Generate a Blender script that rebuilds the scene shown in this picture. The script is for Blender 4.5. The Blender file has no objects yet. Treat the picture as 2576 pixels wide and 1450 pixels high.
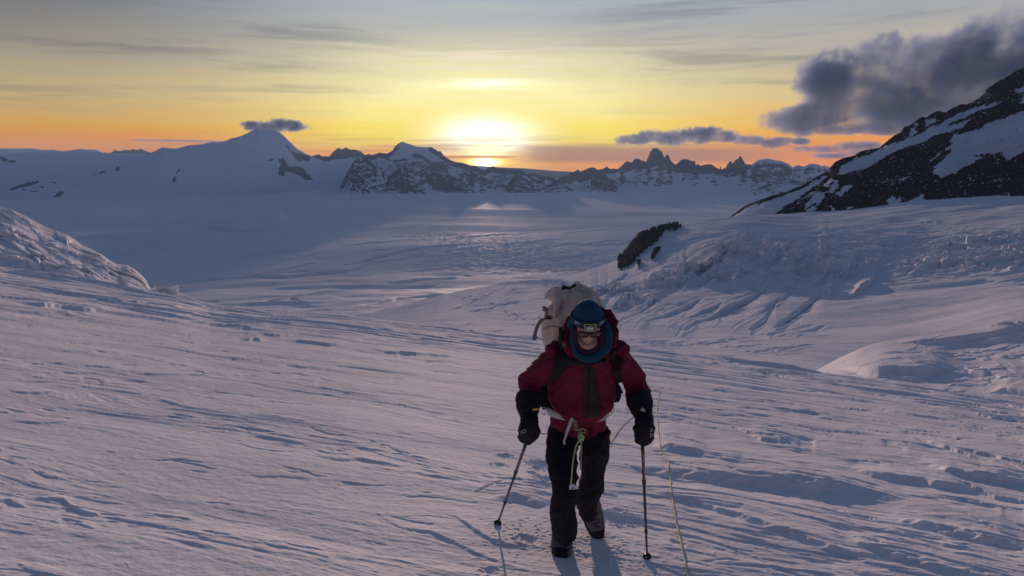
import bpy, bmesh, math, random
import numpy as np
from mathutils import Vector, Matrix

# ---------------------------------------------------------------- camera, sky, sun, exposure
S = bpy.context.scene
W0, H0, FPX = 2576.0, 1450.0, 1870.0          # photograph measured on a 2576 x 1450 grid
HORIZON = 413.0
PITCH = math.atan((H0/2 - HORIZON)/FPX)
cam_d = bpy.data.cameras.new('camera'); cam = bpy.data.objects.new('camera', cam_d)
S.collection.objects.link(cam); S.camera = cam
cam_d.sensor_width = 36.0; cam_d.lens = 36.0*FPX/W0
cam_d.clip_start = 0.05; cam_d.clip_end = 120000.0
cam.location = (0, 0, 0); cam.rotation_euler = (math.pi/2 - PITCH, 0, 0)

SUN_AZ = math.radians(-2.0); SUN_EL = math.radians(3.0)
world = bpy.data.worlds.new('World'); S.world = world; world.use_nodes = True
sun_d = bpy.data.lights.new('sun', 'SUN'); sun = bpy.data.objects.new('sun', sun_d)
S.collection.objects.link(sun)
sun_d.energy = 4.15; sun_d.angle = math.radians(0.5); sun_d.color = (1.0, 0.655, 0.53)
_sd = Vector((math.sin(SUN_AZ)*math.cos(SUN_EL), math.cos(SUN_AZ)*math.cos(SUN_EL), math.sin(SUN_EL)))
sun.rotation_euler = (-_sd).to_track_quat('-Z', 'Y').to_euler()
S.view_settings.view_transform = 'Standard'; S.view_settings.look = 'None'
S.view_settings.exposure = 0.30; S.view_settings.gamma = 1.0
S.render.engine = 'CYCLES'
cy = S.cycles
cy.use_denoising = True; cy.max_bounces = 5; cy.diffuse_bounces = 2; cy.glossy_bounces = 2
cy.transmission_bounces = 4; cy.volume_bounces = 1; cy.transparent_max_bounces = 8
cy.sample_clamp_indirect = 4.0; cy.use_adaptive_sampling = True; cy.adaptive_threshold = 0.015
cy.caustics_reflective = False; cy.caustics_refractive = False

# ---------------------------------------------------------------- node helper
class NB:
    """little expression builder over a node tree"""
    def __init__(s, nt): s.nt = nt; s.x = 0
    def node(s, t, **k):
        n = s.nt.nodes.new(t); s.x += 40; n.location = (s.x, 0)
        for a, b in k.items(): setattr(n, a, b)
        return n
    def put(s, sock, v):
        if isinstance(v, V): s.nt.links.new(v.o, sock)
        elif hasattr(v, 'is_output'): s.nt.links.new(v, sock)
        else:
            if isinstance(v, (tuple, list)) and len(v) == 3 and sock.type == 'RGBA': v = (*v, 1)
            sock.default_value = v
    def m(s, op, a, b=None, c=None, clamp=False):
        n = s.node('ShaderNodeMath', operation=op, use_clamp=clamp); s.put(n.inputs[0], a)
        if b is not None: s.put(n.inputs[1], b)
        if c is not None: s.put(n.inputs[2], c)
        return V(s, n.outputs[0])
    def smooth(s, v, a, b):
        n = s.node('ShaderNodeMapRange', interpolation_type='SMOOTHSTEP')
        s.put(n.inputs['Value'], v); n.inputs['From Min'].default_value = a; n.inputs['From Max'].default_value = b
        return V(s, n.outputs[0])
    def mix(s, f, a, b):
        n = s.node('ShaderNodeMix', data_type='RGBA'); s.put(n.inputs[0], f); s.put(n.inputs[6], a); s.put(n.inputs[7], b)
        return V(s, n.outputs[2])
    def xyz(s, x, y, z):
        n = s.node('ShaderNodeCombineXYZ')
        for i, v in enumerate((x, y, z)): s.put(n.inputs[i], v)
        return V(s, n.outputs[0])
    def sep(s, v):
        n = s.node('ShaderNodeSeparateXYZ'); s.put(n.inputs[0], v); return [V(s, o) for o in n.outputs]
    def noise(s, vec, scale=1, detail=4, rough=.5, dist=0):
        n = s.node('ShaderNodeTexNoise'); s.put(n.inputs['Vector'], vec)
        for k, v in (('Scale', scale), ('Detail', detail), ('Roughness', rough), ('Distortion', dist)): n.inputs[k].default_value = v
        return V(s, n.outputs[0])
    def ramp(s, f, stops, interp='LINEAR'):
        n = s.node('ShaderNodeValToRGB'); s.put(n.inputs[0], f); cr = n.color_ramp; cr.interpolation = interp
        while len(cr.elements) < len(stops): cr.elements.new(0.5)
        for e, (p, c) in zip(cr.elements, stops): e.position = p; e.color = (*c, 1)
        return V(s, n.outputs[0])
class V:
    def __init__(s, nb, o): s.nb = nb; s.o = o
    def __add__(s, b): return s.nb.m('ADD', s, b)
    def __radd__(s, b): return s.nb.m('ADD', b, s)
    def __sub__(s, b): return s.nb.m('SUBTRACT', s, b)
    def __rsub__(s, b): return s.nb.m('SUBTRACT', b, s)
    def __mul__(s, b): return s.nb.m('MULTIPLY', s, b)
    def __rmul__(s, b): return s.nb.m('MULTIPLY', s, b)
    def __truediv__(s, b): return s.nb.m('DIVIDE', s, b)
    def __pow__(s, b): return s.nb.m('POWER', s, b)
    def exp(s): return s.nb.m('EXPONENT', s)
    def clamp(s): return s.nb.m('ADD', s, 0.0, clamp=True)

def srgb(r, g, b):
    f = lambda c: (c/255/12.92 if c/255 <= .04045 else ((c/255+.055)/1.055)**2.4)
    return (f(r), f(g), f(b))

# ---------------------------------------------------------------- sky (direction based: azimuth and elevation in degrees)
nb = NB(world.node_tree); world.node_tree.nodes.clear()
tc = nb.node('ShaderNodeTexCoord')
dx, dy, dz = nb.sep(tc.outputs['Generated'])
AZ = nb.m('ARCTAN2', dx, dy)*57.2958
EL = nb.m('ARCTAN2', dz, nb.m('SQRT', dx*dx+dy*dy))*57.2958
warp = nb.noise(nb.xyz(AZ*0.06, EL*0.35, 3.0), 1, 3, .55) - 0.5
streak = nb.noise(nb.xyz(AZ*0.045+warp*.6, EL*0.75+warp*1.2, 0.0), 1, 6, .6)
fine = nb.noise(nb.xyz(AZ*0.12+7, EL*3.2+warp*1.5, 5.0), 1, 5, .6)
E2 = EL + (streak-0.5)*3.4 + (fine-0.5)*1.0
K = lambda deg: (deg+5)/100.0
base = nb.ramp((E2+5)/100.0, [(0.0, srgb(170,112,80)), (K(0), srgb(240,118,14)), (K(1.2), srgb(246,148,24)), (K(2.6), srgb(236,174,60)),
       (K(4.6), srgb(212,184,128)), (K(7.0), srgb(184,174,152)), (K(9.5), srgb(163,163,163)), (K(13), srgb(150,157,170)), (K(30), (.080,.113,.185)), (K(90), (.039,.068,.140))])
# away from the sunset the sky is blue dusk
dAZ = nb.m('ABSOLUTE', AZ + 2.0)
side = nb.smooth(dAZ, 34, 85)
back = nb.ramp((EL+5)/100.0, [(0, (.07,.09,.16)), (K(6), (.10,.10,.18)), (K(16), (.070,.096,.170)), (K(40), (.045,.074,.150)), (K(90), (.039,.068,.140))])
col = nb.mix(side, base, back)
# bluer and brighter patch of high sky above the sun
hi = ((dAZ/16.0)**2*-1.0 - ((EL-13.5)/4.0)**2).exp()
col = nb.mix(hi*0.5, col, srgb(172,184,203))
# broad yellow glow, pale upper veil, white core
gl = ((dAZ/13.5)**2*-1.0 - nb.m('ABSOLUTE', (E2-1.8)/5.4)**2.2).exp()
glc = nb.mix(nb.smooth(E2, 1.6, 5.8), nb.mix(nb.smooth(E2, .3, 1.9), (1.0,.42,.012), (1.0,.76,.07)), (.98,.88,.42))
col = nb.mix((gl*1.7*(.80+streak*.4)).clamp(), col, glc)
shade = 1.0-nb.smooth(streak, .47, .66)*nb.smooth(EL, 2.5, 5.0)*.34*nb.smooth(dAZ, 3, 14)
col = nb.mix(1.0-shade, col, (.10,.10,.10))
low = nb.smooth(EL, 2.0, 0.2)*nb.smooth(dAZ, 2.0, 7.0)
col = nb.mix(low*0.8*nb.smooth(dAZ, 34, 20), col, srgb(244,150,42))
veil = ((dAZ/9.0)**2*-1.0 - ((EL-7.6+(streak-.5)*2)/1.1)**2).exp()
col = nb.mix((veil*nb.smooth(fine, .35, .65)*0.8).clamp(), col, srgb(240,226,205))
core = ((dAZ/3.3)**2*-1.0 - nb.m('ABSOLUTE', (EL*.5+E2*.5-1.95)/1.4)**2.2).exp()
col = nb.mix((core*1.6).clamp(), col, (1.5,1.4,1.05))
veil2 = ((dAZ/3.6)**2*-1.0 - ((EL-5.9)/0.35)**2).exp()
col = nb.mix((veil2*nb.smooth(fine, .3, .6)).clamp(), col, (1.3,1.25,.95))
# thin stratus bars low over the horizon
AZs = AZ + 2.0
bar_n = nb.noise(nb.xyz(AZ*0.10+3, EL*2.4+warp*2.0, 9.0), 1, 5, .55)
bars = nb.smooth(bar_n, .47, .60)*nb.smooth(EL, 2.6, 1.2)*nb.smooth(dAZ, 30, 14)
right_bank = nb.smooth(AZs, 1.0, 4.5)*nb.smooth(EL+(fine-.5)*.8+AZs*.01, 1.65, 1.15)*nb.smooth(EL, -.1, .35)*nb.smooth(AZs, 26, 15)
bank = nb.m('MAXIMUM', bars*0.45, right_bank*0.72)
col = nb.mix(bank, col, srgb(158,112,98))
# glare right where the sun touches the ridge: orange halo, white gold lens, a thin bar of cloud across it
halo = (((AZ+2.0)/2.6)**2*-1.0 - ((EL-0.25)/0.62)**2).exp()
col = nb.mix((halo*1.25).clamp(), col, (1.15,.55,.02))
col2 = (((AZ+2.0)/1.35)**2*-1.0 - ((EL-0.95)/0.42)**2).exp()
col = nb.mix((col2*1.7).clamp(), col, (1.6,1.45,.75))
lens_ = ((nb.m('ABSOLUTE', (AZ+2.0)/1.25))**1.6*-1.0 - nb.m('ABSOLUTE', (EL-0.14)/0.26)**1.6).exp()
col = nb.mix((lens_*1.8).clamp(), col, (2.0,1.55,.35))
hot = ((((AZ+2.0)/.62)**2)*-1.0 - ((EL-0.12)/0.25)**2).exp()
col = nb.mix((hot*2.0).clamp(), col, (3.2,3.0,2.0))
thin = nb.smooth(nb.m('ABSOLUTE', EL-0.52+warp*.16-(fine-.5)*.15), .13, .05)*nb.smooth(AZ+2.0, 3.2, 1.2)*nb.smooth(AZ+2.0, -4.6, -2.2)
col = nb.mix(thin*.78, col, srgb(214,118,30))
thin2 = nb.smooth(nb.m('ABSOLUTE', EL-1.12+warp*.2), .09, .02)*nb.smooth(AZ+2.0, -.6, -2.4)*nb.smooth(AZ+2.0, -6, -3)
col = nb.mix(thin2*.6, col, srgb(232,170,40))
leftdim = nb.smooth(AZ, -8, -36)*(nb.smooth(EL, 4, 11)*.34+.22)*nb.smooth(EL, 30, 18)
col = nb.mix(leftdim, col, (0.004,0.004,0.006))
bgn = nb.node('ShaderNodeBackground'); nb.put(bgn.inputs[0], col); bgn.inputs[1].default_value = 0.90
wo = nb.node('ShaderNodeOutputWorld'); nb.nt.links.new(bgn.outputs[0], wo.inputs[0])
world.cycles.sampling_method = 'MANUAL'; world.cycles.sample_map_resolution = 1024

# ---------------------------------------------------------------- maths helpers
cP, sP = math.cos(PITCH), math.sin(PITCH)
def pix(u, v):
    """picture grid point -> azimuth (rad), tangent of elevation"""
    u = np.asarray(u, float); v = np.asarray(v, float)
    x = (u-W0/2)/FPX; zc = -(v-H0/2)/FPX
    dy_ = cP + sP*zc; dz_ = -sP + cP*zc
    return np.arctan2(x, dy_), dz_/np.hypot(x, dy_)
def at(u, v, lam):
    """world point seen at grid point (u, v) with depth lam along the view axis"""
    x = (u-W0/2)/FPX; zc = -(v-H0/2)/FPX
    return Vector((x*lam, (cP+sP*zc)*lam, (-sP+cP*zc)*lam))
def unpix(X, Y, Z):
    d = Y*cP - Z*sP; h = Y*sP + Z*cP
    return W0/2 + FPX*X/d, H0/2 - FPX*h/d
def az_of(u): return np.arctan2((np.asarray(u, float)-W0/2)/FPX, cP)
_rng = np.random.RandomState(5); _perm = _rng.permutation(512).astype(np.int32)
_ang = _rng.rand(512)*2*np.pi; _gx = np.cos(_ang).astype(np.float32); _gy = np.sin(_ang).astype(np.float32)
def perlin(x, y, seed=0):
    x = np.asarray(x, np.float64)+seed*37.17; y = np.asarray(y, np.float64)+seed*11.71
    xi = np.floor(x); yi = np.floor(y); fx = (x-xi).astype(np.float32); fy = (y-yi).astype(np.float32)
    xi = xi.astype(np.int64); yi = yi.astype(np.int64)
    u = fx*fx*fx*(fx*(fx*6-15)+10); v = fy*fy*fy*(fy*(fy*6-15)+10)
    def g(i, j, a, b):
        h = _perm[(_perm[(xi+i) & 511]+((yi+j) & 511)*57+seed*131) & 511]
        return _gx[h]*a+_gy[h]*b
    n0 = g(0, 0, fx, fy)*(1-u)+g(1, 0, fx-1, fy)*u
    n1 = g(0, 1, fx, fy-1)*(1-u)+g(1, 1, fx-1, fy-1)*u
    return (n0*(1-v)+n1*v)*1.5
def fbm(x, y, oct=4, rough=.5, seed=0, lac=2.03):
    s = 0; a = 1; t = 0
    for k in range(oct):
        s = s+a*perlin(x, y, seed+k); t += a; a *= rough; x = x*lac; y = y*lac
    return s/t
def ridged(x, y, oct=5, rough=.55, seed=0):
    s = 0; a = 1; t = 0; w = 1
    for k in range(oct):
        n = 1-np.abs(perlin(x, y, seed+k)); n = n*n
        s = s+a*n*w; t += a; w = np.clip(n*1.4, 0, 1); a *= rough; x = x*2.07; y = y*2.07
    return s/t
def sstep(v, a, b):
    q = np.clip((v-a)/(b-a), 0, 1); return q*q*(3-2*q)
def cell(x, y, seed=0):
    """voronoi: random value of the nearest cell and distance between the two nearest"""
    xi = np.floor(x).astype(np.int64); yi = np.floor(y).astype(np.int64)
    d1 = np.full(x.shape, 9.0); d2 = np.full(x.shape, 9.0); val = np.zeros(x.shape); sl = np.zeros(x.shape); sl2 = np.zeros(x.shape)
    r = np.random.RandomState(seed+77); tx = r.rand(512); ty = r.rand(512); tv = r.rand(512); ta = r.rand(512)*2-1; tb = r.rand(512)*2-1
    for i in (-1, 0, 1):
        for j in (-1, 0, 1):
            h = _perm[(_perm[(xi+i) & 511]+((yi+j) & 511)*57) & 511]
            px = xi+i+tx[h]; py = yi+j+ty[h]; d = np.hypot(x-px, y-py)
            new = d < d1
            d2 = np.where(new, d1, np.minimum(d2, d)); val = np.where(new, tv[h], val)
            sl = np.where(new, ta[h]*(x-px)+tb[h]*(y-py), sl); d1 = np.where(new, d, d1)
    return val, d2-d1, sl
def inpoly(u, v, pts):
    inside = np.zeros(u.shape, bool); n = len(pts)
    for i in range(n):
        x1, y1 = pts[i]; x2, y2 = pts[(i+1) % n]
        if y1 == y2: continue
        c = ((y1 > v) != (y2 > v)) & (u < (x2-x1)*(v-y1)/(y2-y1)+x1)
        inside ^= c
    return inside
def dist_poly(u, v, pts):
    """distance and along-fraction to an open polyline"""
    best = np.full(u.shape, 1e9); fr = np.zeros(u.shape); L = 0; tot = sum(math.dist(pts[i], pts[i+1]) for i in range(len(pts)-1))
    for (x1, y1), (x2, y2) in zip(pts[:-1], pts[1:]):
        l = math.hypot(x2-x1, y2-y1); q = np.clip(((u-x1)*(x2-x1)+(v-y1)*(y2-y1))/(l*l), 0, 1)
        d = np.hypot(u-x1-q*(x2-x1), v-y1-q*(y2-y1)); m = d < best
        best = np.where(m, d, best); fr = np.where(m, (L+q*l)/tot, fr); L += l
    return best, fr
def curve(pts):
    """(u, v) polyline -> function azimuth -> tangent of elevation"""
    a, t = pix([p[0] for p in pts], [p[1] for p in pts]); o = np.argsort(a); a = a[o]; t = t[o]
    return lambda az: np.interp(az, a, t)

C0 = S.collection
def grid_mesh(name, X, Y, Z, mat, attrs=None, parent=None, kind='structure', wrap=False):
    R, Cn = X.shape
    co = np.stack([X, Y, Z], -1).reshape(-1, 3).astype(np.float32)
    i = np.arange(R*Cn, dtype=np.int32).reshape(R, Cn)
    q = np.stack([i[:-1, :-1], i[:-1, 1:], i[1:, 1:], i[1:, :-1]], -1).reshape(-1, 4)
    me = bpy.data.meshes.new(name)
    me.vertices.add(len(co)); me.vertices.foreach_set('co', co.ravel())
    me.loops.add(q.size); me.loops.foreach_set('vertex_index', q.ravel())
    me.polygons.add(len(q)); me.polygons.foreach_set('loop_start', np.arange(0, q.size, 4, dtype=np.int32))
    me.polygons.foreach_set('use_smooth', np.ones(len(q), bool))
    me.update(calc_edges=True)
    for k, a in (attrs or {}).items():
        at_ = me.attributes.new(k, 'FLOAT', 'POINT'); at_.data.foreach_set('value', np.asarray(a, np.float32).ravel())
    me.materials.append(mat)
    o = bpy.data.objects.new(name, me); C0.objects.link(o)
    if parent: o.parent = parent
    elif kind: o['kind'] = kind
    return o

# ---------------------------------------------------------------- snow and rock materials
def snow_mat(name, scale, rock=None, speck=.9, brk_amp=.55, tint=(.80,.82,.86), bump=.3, grain=0.0, rough=.65, rocksc=None, ice=0.0, bdist=None, gloss=.02, band=0):
    m = bpy.data.materials.new(name); m.use_nodes = True; n = NB(m.node_tree); m.node_tree.nodes.clear()
    geo = n.node('ShaderNodeNewGeometry'); pos = geo.outputs['Position']
    big = n.noise(pos, 1/scale, 5, .6); small = n.noise(pos, 9/scale, 5, .65)
    f = n.smooth(big*0.6+small*0.4, .35, .65)
    c = n.mix(f, tuple(k*.93 for k in tint), tint)
    if ice:
        c = n.mix(n.smooth(n.noise(pos, .55/scale, 4, .6), .5, .72)*ice, c, (.42,.52,.66))
    r = V(n, None); rv = rough
    h = big*.6+small*.4
    if rock is not None:
        at_ = n.node('ShaderNodeAttribute', attribute_name='rock'); a = V(n, at_.outputs['Fac'])
        rs = rocksc or scale
        brk = n.noise(pos, 3/rs, 6, .7)
        k = n.smooth(a+(brk-.5)*brk_amp, .46, .54)
        rn = n.noise(pos, 5/rs, 8, .72)
        rc = n.mix(n.smooth(rn, .3, .7), tuple(q*.45 for q in rock), tuple(q*1.45 for q in rock))
        sp = n.smooth(n.noise(pos, 11/rs, 4, .6), .655, .69)
        k2 = k*(1.0-sp*speck)
        c = n.mix(k2, c, rc); h = h*(1.0-k)+rn*k*3.0; rv = .75
    b = n.node('ShaderNodeBsdfDiffuse'); n.put(b.inputs['Color'], c); b.inputs['Roughness'].default_value = .3
    gl_ = n.node('ShaderNodeBsdfGlossy'); gl_.inputs['Roughness'].default_value = .68; gl_.inputs['Color'].default_value = (1, 1, 1, 1)
    ms = n.node('ShaderNodeMixShader'); ms.inputs[0].default_value = gloss if rock is None else gloss*.5
    if band:
        bx, by, bz = n.sep(pos); bn = n.noise(n.xyz(bx/(band*2.2), by/band, 0.0), 1, 5, .6)
        n.put(ms.inputs[0], (n.smooth(bn, .40, .62)*1.9+.25)*gloss)
    m.node_tree.links.new(b.outputs[0], ms.inputs[1]); m.node_tree.links.new(gl_.outputs[0], ms.inputs[2])
    bp = n.node('ShaderNodeBump'); bp.inputs['Strength'].default_value = bump; bp.inputs['Distance'].default_value = bdist or scale*.05
    n.put(bp.inputs['Height'], h); nrm = bp.outputs[0]
    if grain:
        bp2 = n.node('ShaderNodeBump'); bp2.inputs['Strength'].default_value = grain; bp2.inputs['Distance'].default_value = .006
        g = n.noise(pos, 55, 3, .7)+n.noise(pos, 14, 4, .6)*2.0
        n.put(bp2.inputs['Height'], g); n.nt.links.new(nrm, bp2.inputs['Normal']); nrm = bp2.outputs[0]
    n.nt.links.new(nrm, b.inputs['Normal']); n.nt.links.new(nrm, gl_.inputs['Normal'])
    o = n.node('ShaderNodeOutputMaterial'); n.nt.links.new(ms.outputs[0], o.inputs[0])
    return m
# ---------------------------------------------------------------- foreground snow slope
A0, B0, EYE = .19, .12, 1.6
crest = curve([(-1500, 560), (-500, 620), (0, 664), (151, 691), (292, 719), (443, 746), (525, 773), (652, 790), (858, 801), (1100, 828), (1250, 847), (1383, 858), (1596, 878),
               (1850, 910), (2043, 938), (2310, 979), (2576, 1021), (3000, 1090), (4200, 1220)])
def slope_c(az):
    a = A0*np.cos(az)+B0*np.sin(az)
    d = np.maximum(-crest(az)-a, .012)
    return a, (d/2)**2/EYE
def slope_z(x, y):
    """height of the smooth snow slope"""
    az = np.arctan2(x, y); r = np.hypot(x, y); a, c = slope_c(az)
    return -EYE - a*r - c*r*r
def ground_at(u, v):
    """point of the smooth slope seen at a grid point"""
    x = (u-W0/2)/FPX; zc = -(v-H0/2)/FPX; d = np.array([x, cP+sP*zc, -sP+cP*zc]); lam = 4.0
    for _ in range(40):
        p = d*lam; zz = float(slope_z(np.array(p[0]), np.array(p[1]))); lam *= (zz/p[2])**.7 if p[2] < 0 else 1
    return Vector(d*lam)
WIND = math.radians(-13)
def terr(n, ths, w):
    return sum(sstep(n, t, t+w) for t in ths)/len(ths)
FOOT = [(1362, 1160, .11), (1352, 1172, .06), (1376, 1203, .10), (1338, 1186, .05), (1500, 1368, .12), (1556, 1300, .09), (1556, 1286, .05), (1330, 1352, .07), (1236, 1428, .05), (1528, 1352, .08), (1470, 1392, .05), (1270, 1140, .07), (1256, 1162, .06)]
_fp = None
def prints(x, y):
    global _fp
    if _fp is None: _fp = [(ground_at(u, v), r) for u, v, r in FOOT]
    h = 0
    for p, r in _fp:
        d = np.hypot(x-p.x, (y-p.y)*.8)*(1+.25*perlin(x*22, y*22, 51)); h = h-.34*r*np.exp(-(d/r)**2)+.10*r*np.exp(-((d-r*1.35)/(r*.35))**2)*(1+1.4*perlin(x*30, y*30, 52))
    near = np.exp(-((x-.38)**2+(y-4.75)**2)/.30); h = h+near*.010*np.clip(perlin(x*26, y*26, 53)-.15, 0, 1)*2.2
    return h
def relief(x, y):
    return relief0(x, y)+prints(x, y)
def relief0(x, y):
    r = np.hypot(x, y)
    wx = x+.35*perlin(x/2.5, y/1.3, 61); wy = y+.30*perlin(x/2.2, y/1.1, 62)
    a = wx*math.cos(WIND)+wy*math.sin(WIND); b = -wx*math.sin(WIND)+wy*math.cos(WIND)
    right = sstep(np.arctan2(x, y), -.12, .18)          # the right side is more wind-cut
    rough = sstep(perlin(a/6.5+3, b/1.6, 9)+.35*perlin(a/2, b/.6, 10)+.20*right, -.25, .42)
    far = sstep(r, 14, 34)
    h = .05*fbm(a/4.5, b/1.7, 2, .5, 11)
    n1 = fbm(a/3.8, b/.48, 3, .5, 15)+.18*perlin(a/.5, b/.3, 71)
    h = h+(.026+.018*right)*terr(n1, (-.12, .20, .42), .09)*(.35+.65*rough)
    n2 = fbm(a/.80, b/.15, 3, .55, 21)
    h = h+.009*terr(n2, (.10, .34), .10)*(.25+.75*rough)*(1-far*.6)
    n3 = fbm(a/.34, b/.085, 2, .5, 27)
    h = h+.0035*terr(n3, (.12, .40), .16)*(.3+.7*rough)*(1-far)
    # small scattered chips and dents
    n4 = perlin(a/.30, b/.13, 33); msk = sstep(perlin(a/1.5, b/.7, 34), .12, .4)
    h = h-.008*sstep(n4, .42, .60)*msk*(1-far)
    h = h+.004*fbm(x/.10, y/.08, 3, .6, 38)*(1-sstep(r, 7, 14))
    # long hollows farther out
    n5 = fbm(a/10, b/1.7, 3, .55, 41)
    h = h+.15*far*terr(n5, (-.05, .22), .13)
    n6 = fbm(a/26, b/5.0, 3, .5, 45)
    h = h+.32*sstep(r, 26, 60)*terr(n6, (0., .25), .16)
    return h
# drifts with a shaded lee face, traced as (crest line, width of the face) on the picture grid
DRIFTS = [
 ([(1500, 1163), (1640, 1165), (1760, 1170), (1870, 1178), (2000, 1190), (2130, 1213), (2240, 1245), (2350, 1278)], 40, 1.0),
 ([(2085, 1170), (2200, 1178), (2300, 1190), (2400, 1208), (2500, 1228)], 26, 1.0),
 ([(2265, 1155), (2350, 1160), (2440, 1178), (2540, 1195), (2640, 1210)], 26, 1.0),
 ([(1615, 1102), (1690, 1108), (1750, 1120), (1815, 1142)], 36, .9),
 ([(1870, 1080), (1930, 1088), (2010, 1100)], 20, .8),
 ([(1540, 1222), (1640, 1232), (1750, 1250), (1850, 1280), (1960, 1318), (2080, 1360), (2200, 1402), (2330, 1440)], 22, .9),
 ([(2170, 1282), (2280, 1292), (2400, 1318), (2520, 1345), (2640, 1370)], 34, .9),
 ([(2060, 1340), (2200, 1365), (2330, 1400), (2480, 1435), (2600, 1450)], 26, .9),
 ([(1650, 1325), (1740, 1345), (1830, 1368), (1900, 1395)], 12, .8),
 ([(600, 1072), (660, 1080), (730, 1092), (800, 1103)], 12, .8),
 ([(765, 1131), (830, 1138), (910, 1137), (990, 1154), (1060, 1166)], 15, .8),
 ([(960, 1172), (1050, 1180), (1150, 1200), (1210, 1228)], 10, .7),
 ([(5, 1242), (45, 1255), (75, 1266)], 12, .8),
 ([(55, 1248), (100, 1240), (160, 1240), (185, 1262), (230, 1280), (285, 1300)], 13, .9),
 ([(150, 1300), (200, 1306), (240, 1320), (262, 1336)], 9, .8),
 ([(345, 1272), (400, 1276), (460, 1284), (505, 1306)], 11, .8),
 ([(305, 1400), (325, 1418), (338, 1440)], 9, .7),
 ([(915, 1262), (960, 1290), (1010, 1312), (1080, 1322), (1140, 1345), (1200, 1375), (1290, 1410), (1360, 1436)], 14, .8),
 ([(1100, 1278), (1150, 1290), (1195, 1320), (1240, 1345), (1300, 1355), (1380, 1372)], 16, .9),
 ([(1225, 1250), (1290, 1230), (1340, 1242), (1400, 1262)], 30, .9),
 ([(1180, 1238), (1230, 1212), (1290, 1190)], 9, .8),
 ([(280, 928), (380, 936), (470, 936), (560, 938), (615, 942)], 7, .7),
 ([(550, 826), (600, 820), (660, 822), (710, 830)], 10, 1.0), ([(570, 842), (640, 836), (700, 842), (770, 846)], 9, 1.0),
 ([(600, 856), (640, 848), (680, 858)], 10, 1.0), ([(700, 860), (760, 856), (830, 862), (900, 866)], 9, 1.0),
 ([(800, 840), (860, 846), (930, 850)], 7, .9), ([(900, 870), (980, 880), (1080, 885), (1180, 898)], 9, 1.0),
 ([(0, 752), (90, 758), (200, 768), (330, 784)], 14, 1.0), ([(100, 742), (250, 752), (400, 768), (560, 780)], 8, 1.0),
 ([(0, 780), (160, 784), (330, 790)], 6, .8),
 ([(0, 972), (60, 975), (150, 978)], 7, .6), ([(0, 1045), (100, 1050), (220, 1046)], 9, .6),
 ([(1950, 1180), (2050, 1195)], 8, .6), ([(1700, 1010), (1850, 1030), (1960, 1050)], 7, .8), ([(1780, 985), (1950, 1005), (2100, 1030)], 6, .8),
 ([(2100, 1080), (2250, 1100), (2400, 1120), (2560, 1150)], 8, .8), ([(1560, 1250), (1660, 1262), (1760, 1286)], 12, .7),
 ([(2140, 1010), (2300, 1040), (2480, 1060)], 6, .8), ([(700, 905), (850, 912), (1000, 930), (1120, 950)], 6, .8), ([(1050, 905), (1200, 925), (1300, 940)], 6, .8)]
def drifts(x, y, z, re):
    u, v = unpix(x, y, z); out = np.zeros(x.shape); r = np.hypot(x, y); vis = 1-sstep(r/re, .8, 1.15)
    wv = 1.6*perlin(u/60, v/30, 91)+.7*perlin(u/14, v/12, 92); wu = perlin(u/60, v/9, 93)
    for pts, w, s in DRIFTS:
        us = [p[0] for p in pts]; vs = [p[1] for p in pts]
        m = (u > us[0]-60) & (u < us[-1]+60) & (v > min(vs)-60) & (v < max(vs)+w+30)
        if not m.any(): continue
        um, vm, rm = u[m], v[m], r[m]
        vc = np.interp(um, us, vs)+wv[m]*min(1, w/14)
        L = us[-1]-us[0]; q = np.clip((um-us[0])/L, 0, 1)
        env = np.sin(np.pi*np.clip(q*.94+.03, 0, 1))**.55*((um > us[0]-1) & (um < us[-1]+1))
        env = sstep(np.minimum(um-us[0], us[-1]-um), 0, np.maximum(30, .36*L))
        ww = w*(.35+.65*env)*(1+.12*wu[m])
        gz = np.maximum(EYE/rm, .035)             # grazing angle of the view over the slope
        wh = ww*(1-1/(1+.30/gz))*env**.6; wb = np.maximum(ww-wh, 1.2)
        hgt = rm*wh/FPX*s
        d = vm-vc-wh
        f = np.where(d >= 0, 1-sstep(d/wb, 0, 1), np.exp(d/(ww*1.2)))
        out[m] = np.maximum(out[m], hgt*f*vis[m])
    return out

def scarps(u, v, R, lst, behind=2.2, steep=.6, g=.06, wob=1.6, sd=95, hollow=False):
    """steps in the snow: crest line, a steep face of the given width towards the viewer, fading slowly behind"""
    out = np.zeros(u.shape); wv = wob*perlin(u/16, v/12, sd)+wob*.5*perlin(u/6, v/5, sd+1); ga = isinstance(g, np.ndarray)
    for pts, w, s in lst:
        us = [p[0] for p in pts]; vs = [p[1] for p in pts]; W_ = w*2
        m = (u > us[0]) & (u < us[-1]) & (v > min(vs)-W_*6) & (v < max(vs)+W_*2)
        if not m.any(): continue
        um, vm, rm = u[m], v[m], R[m]; L = us[-1]-us[0]; gm = g[m] if ga else g
        slope = abs(vs[-1]-vs[0])/L
        vc = np.interp(um, us, vs)+wv[m]*min(1, w/5); e = np.clip(np.minimum(um-us[0], us[-1]-um)/((.28 if hollow else .38)*L), 0, 1); e = e*e*(3-2*e)
        ww = w*math.hypot(1, slope)*e*s; wh = ww*(1-1/(1+steep/gm)); wb = np.maximum(ww-wh, .9)
        d = vm-vc-(0 if hollow else wh)
        f = np.where(d >= 0, 1-sstep(d/wb, 0, 1), np.exp(np.maximum(d, -400)/(w*behind)))
        if hollow: f = -np.where(d < 0, 0, sstep(d/wb, 0, 1)*np.exp(-np.maximum(d-wb, 0)/(w*behind))); out[m] = np.minimum(out[m], rm*wh/FPX*f)
        else: out[m] = np.maximum(out[m], rm*wh/FPX*f)
    return out
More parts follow.
